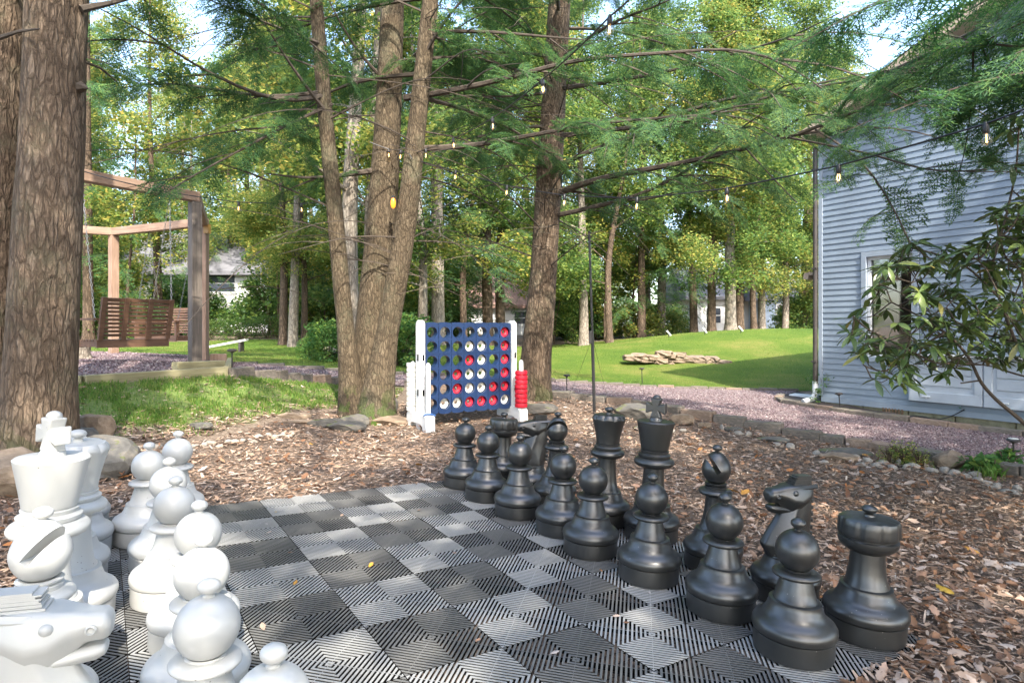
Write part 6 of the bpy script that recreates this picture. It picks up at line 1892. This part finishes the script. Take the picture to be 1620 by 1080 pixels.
# brushy bank behind the swings
BRK2 = bush_proto(86, 1.5, 1.3, 60, 40, 0.09, 'leaf_dark', 26, 0.45)
for k, (u, Y) in enumerate([(90, 20.2), (165, 20.4), (235, 20.0), (330, 20.6), (380, 20.8), (425, 21.2), (520, 23.5), (570, 24), (620, 25)]):
    put_bush(BRK2, 'bush', on(px(u, Y), Y, -0.05), rnd.uniform(0.8, 1.05) * (0.62 if 300 < u < 430 else 1), 'dark brushy bush on the bank ' + where(u), 'brush on the bank')
# weeds along the mulch edge
W1 = bush_proto(87, 0.20, 0.32, 30, 16, 0.032, 'leaf_yellow', 16, 0.07)
for k, (u, v, s) in enumerate([(1408, 736, 0.9), (1432, 738, 1.2), (1455, 742, 1.0), (1420, 728, 0.9)]):
    put_bush(W1, 'weed', G(u, v), s * 0.68, 'yellow-green feathery weed among pale stones at the path kerb', 'feathery weeds at the kerb', 'weed')
W2 = bush_proto(88, 0.16, 0.2, 14, 10, 0.09, 'leaf_shrub', 6, 0.08)
for k, (u, v, s, lab) in enumerate([(1545, 752, 1.0, 'broad-leaved green weed beside the square tan stone'), (1572, 752, 0.9, 'broad-leaved green weed between tan stone and path light'), (1592, 742, 1.0, 'broad-leaved green weed at the foot of the near path light')]):
    put_bush(W2, 'weed', G(u, v), s, lab, None, 'weed')
def tuft(u, v, label):
    n = 46; c0 = G(u, v)
    P = np.stack([c0.x + r.normal(0, .05, n), c0.y + r.normal(0, .05, n)], 1)
    blades('grass_tuft', P, 0.10, 0.24, 0.007, label)
tuft(1565, 760, 'tuft of long grass at the mulch edge by the path light')

# ------------------------------------------------------------------ rhododendron in front of the house
def rl_mesh(seed, bend):
    prof = [(0, .015), (0.12, .05), (0.35, .115), (0.6, .13), (0.82, .085), (1.0, 0.0)]
    V = []; F = []
    for x, w in prof: V += [(x, -w, 0.22 * w - bend * x * x), (x, 0, -bend * x * x), (x, w, 0.22 * w - bend * x * x)]
    for i in range(len(prof) - 1):
        F += [(3 * i, 3 * i + 3, 3 * i + 4, 3 * i + 1), (3 * i + 1, 3 * i + 4, 3 * i + 5, 3 * i + 2)]
    return np.array(V, float), np.array(F)
RLV = [rl_mesh(0, b_) for b_ in (0.10, 0.25, 0.42)]
m, nt, p = new_mat('rhodo_leaf_one')
nt.links.new(ramp(nt, objrand(nt), [(0.0, (0.038, 0.066, 0.020)), (0.5, (0.075, 0.12, 0.030)), (0.9, (0.13, 0.175, 0.042)), (1.0, (0.24, 0.19, 0.05))]), p.inputs['Base Color'])
p.inputs['Roughness'].default_value = 0.32
M['rhodo_leaf_one'] = m
RLM = [np_mesh('leaf', v_, f_, M['rhodo_leaf_one'], True) for v_, f_ in RLV]
rb = on(*at(1720, 700, 4.7)[:2], -0.03)
rhodo = thing('rhododendron', 'spreading rhododendron with leathery leaf whorls before the house window', 'shrub', rb)
ro = Vector(rb)
RSK = [([(1720, 830), (1660, 715), (1620, 668), (1575, 632), (1548, 602), (1540, 575), (1520, 548), (1495, 525), (1455, 500), (1410, 478)], 4.7, 4.5, 0.022),
       ([(1548, 602), (1520, 606)], 4.62, 4.6, 0.007), ([(1720, 830), (1690, 700), (1640, 600), (1606, 540), (1580, 470), (1568, 420), (1590, 350), (1608, 270), (1612, 200)], 4.8, 4.2, 0.018),
       ([(1495, 525), (1440, 560), (1400, 590), (1370, 580)], 4.55, 4.2, 0.009), ([(1540, 575), (1480, 575), (1420, 545), (1370, 520), (1350, 500)], 4.6, 4.0, 0.009),
       ([(1580, 470), (1530, 420), (1480, 400), (1430, 390)], 4.6, 4.9, 0.010), ([(1606, 540), (1560, 530), (1500, 510)], 4.7, 5.2, 0.009), ([(1640, 600), (1600, 590), (1560, 575), (1500, 580)], 4.8, 5.2, 0.008), ([(1568, 420), (1610, 420), (1640, 400)], 4.6, 4.4, 0.008)]
NODES = []
for uv, ya, yb, r0 in RSK:
    pts = trace(uv, ya, yb)
    Q, L = resample(pts, 0.06)
    NODES += [Vector(q) for q in Q[3:]]
    MB().tube([Vector(q) - ro for q in Q], [r0 + (0.005 - r0) * k / (len(Q) - 1) for k in range(len(Q))], 7).build('branch', M['limb_bark'], rhodo)
RPOLY = [(1345, 540), (1352, 500), (1375, 455), (1400, 405), (1450, 378), (1520, 385), (1560, 340), (1600, 310), (1650, 300), (1650, 600), (1590, 572), (1545, 575), (1510, 590), (1480, 575), (1440, 608), (1400, 602), (1352, 570)]
tw = MB(); LV = []
r = np.random.default_rng(93)
wh = [at(u, v, Y) for (u, v, Y) in [(1352, 505, 4.0), (1385, 600, 4.1), (1408, 598, 4.1), (1440, 596, 4.2), (1345, 530, 4.0), (1362, 560, 4.1), (1490, 590, 4.2), (1395, 425, 4.5), (1425, 415, 4.7), (1597, 205, 4.2), (1612, 185, 4.2), (1600, 262, 4.2), (1590, 330, 4.2), (1615, 300, 4.3), (1452, 455, 4.4), (1380, 455, 4.4)]]
while len(wh) < 265:
    u, v = r.uniform(1340, 1650), r.uniform(300, 610)
    if 1372 < u < 1448 and 420 < v < 545 and r.random() < 0.65: continue
    if in_poly(np.array([u]), np.array([v]), RPOLY)[0]:
        wh.append(at(u, v, r.uniform(4.0, 5.3)))
for q in wh:
    nb = min(NODES, key=lambda n_: (n_ - q).length)
    mid = nb.lerp(q, 0.55) + Vector((0, 0, -0.03))
    tw.tube([nb - ro, mid - ro, q - ro], [0.0055, 0.004, 0.003], 4, cap=False)
    NODES.append(mid)
    ax = (q - mid).normalized() * 0.6 + Vector((r.normal(0, .2), r.normal(0, .2), 0.7))
    Bx = basis_from_dir(np.array([tuple(ax)]))[0]
    n = int(r.integers(5, 9)); ph = r.uniform(0, 6.28)
    for k in range(n):
        a = ph + 6.283 * k / n + r.normal(0, .15)
        el = r.uniform(-0.25, 0.45)
        d = (Bx[:, 1] * math.cos(a) + Bx[:, 2] * math.sin(a)) * math.cos(el) + Bx[:, 0] * math.sin(el) + np.array([0, 0, -0.15])
        LV.append((np.array(tuple(q)), d, r.uniform(0.095, 0.155), int(r.integers(0, 3)), r.normal(0, .35)))
tw.build('twig', M['limb_bark'], rhodo)['kind'] = 'stuff'
order = sorted(range(len(LV)), key=lambda k: LV[k][0][1])
one = set(order[:290]); Vs = []; Fs = []; off = 0
for k, (q, d, s_, t_, rl) in enumerate(LV):
    B = roll(basis_from_dir(d[None]), np.array([rl]))[0]
    if k in one:
        o = link('leaf', RLM[t_], rhodo)
        o.matrix_local = Matrix.Translation(Vector(q) - ro) @ Matrix(B.tolist()).to_4x4() @ Matrix.Scale(s_, 4)
    else:
        v_ = (RLV[t_][0] * s_) @ B.T + q - np.array(tuple(ro)); Vs.append(v_); Fs.append(RLV[t_][1] + off); off += len(v_)
fo = link('foliage', np_mesh('foliage', np.vstack(Vs), np.vstack(Fs), M['leaf_rhodo'], True), rhodo); fo['kind'] = 'stuff'

# ------------------------------------------------------------------ lamps: pole, path lights, spotlights, bulb strings
M['black_metal'] = mat_plain('black_metal', (0.016, 0.016, 0.017), 0.4)
pp = G(941, 655)
pole = thing('light_pole', 'thin black metal pole with a small box and guy wires standing at the mulch edge', 'pole', pp)
ptop = at(932, 366, pp.y)
dpt = ptop - pp
MB().tube([(0, 0, -0.2), dpt * 0.45], 0.022, 8).build('lower_pole', M['black_metal'], pole)
MB().tube([dpt * 0.45, dpt], 0.017, 8).build('upper_pole', M['black_metal'], pole)
MB().box((dpt.x * .42 - 0.03, -0.01, dpt.z * .42), (0.035, 0.03, 0.17)).build('junction_box', M['black_metal'], pole, bevel=0.004)
for (u, v) in ((966, 643), (893, 640)):
    e = G(u, v)
    MB().tube([dpt * 0.42, (dpt * 0.42 + (e - pp)) * 0.5 + Vector((0, 0, -0.05)), e - pp], 0.0028 if u == 966 else 0.0022, 4).build('guy_wire', M['black_metal'], pole)
def path_light(u, v, h, label):
    t = thing('path_light', label, 'path light', G(u, v), (rnd.uniform(-.06, .06), rnd.uniform(-.06, .06), 0))
    MB().tube([(0, 0, -0.05), (0, 0, h)], 0.009, 6).build('stake', M['black_metal'], t)
    MB().lathe([(0.012, h - 0.03), (0.030, h - 0.012), (0.062, h - 0.004), (0.064, h + 0.010), (0.050, h + 0.020), (0.001, h + 0.026)], 18).build('lamp_head', M['dark_metal'], t)
    MB().lathe([(0.045, h + 0.0215), (0.043, h + 0.026), (0.001, h + 0.028)], 12).build('solar_panel', M['white_ring'] if u > 1500 else M['black_metal'], t)
path_light(897, 626, 0.36, 'black path light by the kerb behind the black bishop')
path_light(1016, 608, 0.35, 'leaning black path light on the lawn edge below the rock wall')
path_light(1603, 742, 0.30, 'path light with pale top near the broad-leaved weeds')
path_light(367, 588, 0.28, 'black path light at the corner of the gravel pit')
path_light(1329, 647, 0.26, 'small path light in the flower bed against the house wall')
for k, (u, v) in enumerate(((1058, 529), (1115, 529), (1172, 529))):
    q = at(u, v, 22.0)
    t = thing('spotlight', ['pale ground spotlight on the mound crest, nearest the lamp pole', 'pale ground spotlight in the middle of the mound crest', 'pale ground spotlight by the thick pale trunk on the mound'][k], 'spotlight', on(q.x, q.y, 0.02))
    Mx = Matrix.Translation((0, 0, 0.14)) @ Matrix.Rotation(R(-40), 4, 'Y')
    b = MB().lathe([(0.022, -0.11), (0.03, -0.09), (0.03, 0.08), (0.037, 0.11), (0.03, 0.115)], 12); b.v = [tuple(Mx @ Vector(p_)) for p_ in b.v]
    b.build('lamp_head', M['white_paint'], t)
    MB().tube([(0, 0, -0.1), (0, 0, 0.12)], 0.015, 6).build('stake', M['black_metal'], t)
m, nt, p = new_mat('bulb_glass')
tb = nt.nodes.new('ShaderNodeBsdfTransparent'); tb.inputs[0].default_value = (0.97, 0.94, 0.88, 1)
gl = nt.nodes.new('ShaderNodeBsdfGlossy'); gl.inputs['Roughness'].default_value = 0.04
lw = nt.nodes.new('ShaderNodeLayerWeight'); lw.inputs[0].default_value = 0.35
mx = nt.nodes.new('ShaderNodeMixShader')
nt.links.new(math_n(nt, 'ADD', math_n(nt, 'MULTIPLY', lw.outputs['Facing'], 0.30), 0.04), mx.inputs[0]); nt.links.new(tb.outputs[0], mx.inputs[1]); nt.links.new(gl.outputs[0], mx.inputs[2])
nt.links.new(mx.outputs[0], nt.nodes['Material Output'].inputs[0])
M['bulb_glass'] = m
m, nt, p = new_mat('filament')
em = nt.nodes.new('ShaderNodeEmission'); em.inputs[0].default_value = (1.0, 0.55, 0.16, 1); em.inputs[1].default_value = 3.0
nt.links.new(em.outputs[0], nt.nodes['Material Output'].inputs[0])
M['filament'] = m
SOCK = MB().lathe([(0.016, -0.062), (0.019, -0.058), (0.019, -0.010), (0.012, 0.0), (0.010, 0.012)], 12).mesh('socket', M['black_metal'])
BULB = MB().lathe([(0.013, -0.060), (0.015, -0.068), (0.024, -0.080), (0.0315, -0.098), (0.032, -0.108), (0.028, -0.122), (0.018, -0.133), (0.001, -0.137)], 18).mesh('bulb', M['bulb_glass'])
FIL = MB().tube([(-0.006, 0, -0.066), (-0.010, 0, -0.098), (-0.004, 0.004, -0.112), (0.004, -0.004, -0.112), (0.010, 0, -0.098), (0.006, 0, -0.066)], 0.0022, 5).mesh('filament', M['filament'])
def string(label, pts, bulbs, sag=0.012):
    """pts: cable points in the world; bulbs: socket points on it"""
    o0 = Vector(pts[0]); t = thing('string_light', label, 'string lights', o0)
    C = []
    for a, c in zip(pts[:-1], pts[1:]):
        L = (c - a).length
        for k in range(8):
            s_ = k / 8; C.append(a.lerp(c, s_) - Vector((0, 0, sag * L * 4 * s_ * (1 - s_))))
    C.append(pts[-1])
    MB().tube([q - o0 for q in C], 0.0058, 5).build('cable', M['black_metal'], t)
    for q in bulbs:
        rt = (rnd.uniform(-.08, .08), rnd.uniform(-.08, .08), rnd.uniform(0, 3))
        s_ = link('socket', SOCK, t, q - o0, rt); s_.scale = (.85, .85, .8)
        bb = link('bulb', BULB, t, q - o0, rt); bb.scale = (.85, .85, .85)
        link('filament', FIL, bb)
B1 = [at(965, 26, 3.6), at(858, 126, 4.9), at(779, 187, 6.0), at(717, 219, 7.0), at(674, 236, 7.6)]
string('bulb string slanting from the top of the picture down to the three-stemmed tree', [at(1010, -15, 3.1)] + B1 + [at(655, 243, 7.72)], B1)
B2 = [at(1559, 196, 3.2), at(1327, 262, 4.0), at(1150, 298, 4.7), at(1008, 313, 5.6), at(893, 309, 6.4), at(802, 294, 7.0), at(721, 270, 7.5)]
string('bulb string running from the house side across to the three-stemmed tree', [at(1680, 150, 2.9)] + B2 + [at(665, 255, 7.72)], B2, 0.004)
B3 = [at(477, 322, 7.9), at(378, 320, 7.6), at(254, 302, 7.3)]
string('bulb string from the three-stemmed tree to the swing frame beam', [at(534, 318, 7.62)] + B3 + [at(170, 282, 7.0), at(122, 268, 6.9)], B3, 0.006)
B4 = [at(615, 236, 7.98), at(634, 238, 7.72)]
string('short lit bulb string wound round the stems of the three-stemmed tree', [at(585, 225, 7.95)] + B4 + [at(648, 244, 7.65), at(652, 252, 7.64)], B4)
amb = thing('amber_lamp', 'amber glass lantern glowing in the fork of the three-stemmed tree', 'lamp', at(622, 322, 7.72))
m, nt, p = new_mat('amber_glass')
p.inputs['Base Color'].default_value = (0.75, 0.22, 0.02, 1); p.inputs['Roughness'].default_value = 0.2
p.inputs['Emission Color'].default_value = (1.0, 0.35, 0.03, 1); p.inputs['Emission Strength'].default_value = 0.25
M['amber_glass'] = m
MB().lathe([(0.010, -0.06), (0.026, -0.045), (0.033, -0.005), (0.030, 0.03), (0.022, 0.055), (0.02, 0.065)], 14).build('globe', M['amber_glass'], amb)
MB().lathe([(0.022, 0.063), (0.022, 0.09), (0.010, 0.10)], 10).build('cap', M['black_metal'], amb)
# green hose in the bed
hp = [G(u, v) + Vector((0, 0, .05)) for (u, v) in ((1330, 640), (1360, 642), (1400, 650), (1440, 655), (1470, 655), (1490, 650))] + [WX @ Vector((2.3, -0.06, 0.02))]
tag(MB().tube([Vector(q) for q in resample(hp, 0.08)[0]], 0.011, 6).build('garden_hose', mat_plain('hose_green', (0.03, 0.16, 0.09), 0.45)), 'green garden hose lying along the foot of the house wall', 'hose')
cb_ = [WX @ Vector(q) for q in ((2.35, -0.05, 0.0), (2.2, -0.10, -0.12), (2.0, -0.14, -0.2), (1.8, -0.12, -0.16), (1.6, -0.16, -0.2))]
tag(MB().tube([Vector(q) for q in resample(cb_, 0.05)[0]], 0.008, 5).build('power_cable', M['black_metal']), 'black cable drooping from the drop counter to the bed', 'cable')

# ------------------------------------------------------------------ neighbouring houses through the trees
M['far_white'] = mat_plain('far_white', (0.70, 0.70, 0.69), 0.7, var=0.05)
M['far_blue'] = mat_plain('far_blue', (0.34, 0.42, 0.52), 0.7, var=0.06)
M['far_roof'] = mat_plain('far_roof', (0.14, 0.14, 0.155), 0.9, var=0.2, scale=3)
M['far_roof_red'] = mat_plain('far_roof_red', (0.33, 0.20, 0.165), 0.9, var=0.25, scale=3)
M['far_glass'] = mat_plain('far_glass', (0.05, 0.06, 0.08), 0.15)
def far_house(label, cx, cy, w, d, zb, ze, zr, rot, wall, roof, wins):
    z0 = gz1(cx, cy) - 0.6
    t = thing('neighbour_house', label, 'house', (cx, cy, z0), (0, 0, rot))
    H = ze - z0
    MB().box((0, 0, H / 2), (w, d, H)).build('wall', M[wall], t)
    for k in range(int((H - 0.7) / 0.24)):
        MB().box((0, -d / 2 - 0.02, 0.75 + k * 0.24), (w - 0.02, 0.03, 0.215)).build('siding_board', M[wall], t)
    b = MB(); rr = zr - ze
    b.add([(-w / 2 - .4, -d / 2 - .5, H - 0.1), (w / 2 + .4, -d / 2 - .5, H - 0.1), (w / 2 + .4, 0, H + rr), (-w / 2 - .4, 0, H + rr), (-w / 2 - .4, d / 2 + .5, H - 0.1), (w / 2 + .4, d / 2 + .5, H - 0.1),
           (-w / 2 - .4, -d / 2 - .5, H - 0.3), (w / 2 + .4, -d / 2 - .5, H - 0.3), (-w / 2 - .4, d / 2 + .5, H - 0.3), (w / 2 + .4, d / 2 + .5, H - 0.3)],
          [(0, 1, 2, 3), (3, 2, 5, 4), (6, 8, 9, 7), (0, 6, 7, 1), (4, 5, 9, 8), (0, 3, 4, 8, 6), (1, 7, 9, 5, 2)])
    b.build('roof', M[roof], t)
    for (x, z, ww, wh_) in wins:
        wf = MB().box((x, -d / 2 - 0.05, z - z0), (ww + .2, 0.06, wh_ + .2)).build('window', M['far_white'], t)
        MB().box((x, -d / 2 - 0.085, z - z0 + wh_ / 4), (ww, 0.02, wh_ / 2 - .05)).build('pane', M['far_glass'], wf)
        MB().box((x, -d / 2 - 0.085, z - z0 - wh_ / 4), (ww, 0.02, wh_ / 2 - .05)).build('pane', M['far_glass'], wf)
    return t
far_house('white house with grey roof seen through the trees behind the swings', px(305, 32), 35.0, 9.5, 6.0, 0, 4.2, 6.6, 0.0, 'far_white', 'far_roof', [(-2.0, 2.2, 0.8, 1.0), (1.2, 3.5, 2.0, 0.9), (3.0, 1.8, 0.9, 1.1)])
far_house('house with reddish roof and white wall above the blue game', px(775, 44), 47.0, 9.5, 6.0, 0, 2.9, 5.6, 0.0, 'far_white', 'far_roof_red', [(-2.6, 1.9, 0.9, 0.9), (2.2, 1.9, 0.9, 0.9)])
far_house('pale house with grey roof seen through the trees beyond the mound', px(1165, 40), 43.0, 6.0, 6.0, 0, 3.3, 5.3, 0.0, 'far_white', 'far_roof', [(-1.5, 2.0, 0.9, 1.0), (1.6, 2.0, 0.9, 1.0)])
far_house('blue-grey house wing beside the pale house beyond the mound', px(1245, 38), 41.0, 3.2, 5.0, 0, 3.2, 4.4, 0.0, 'far_blue', 'far_roof', [(0, 2.1, 0.8, 1.0)])
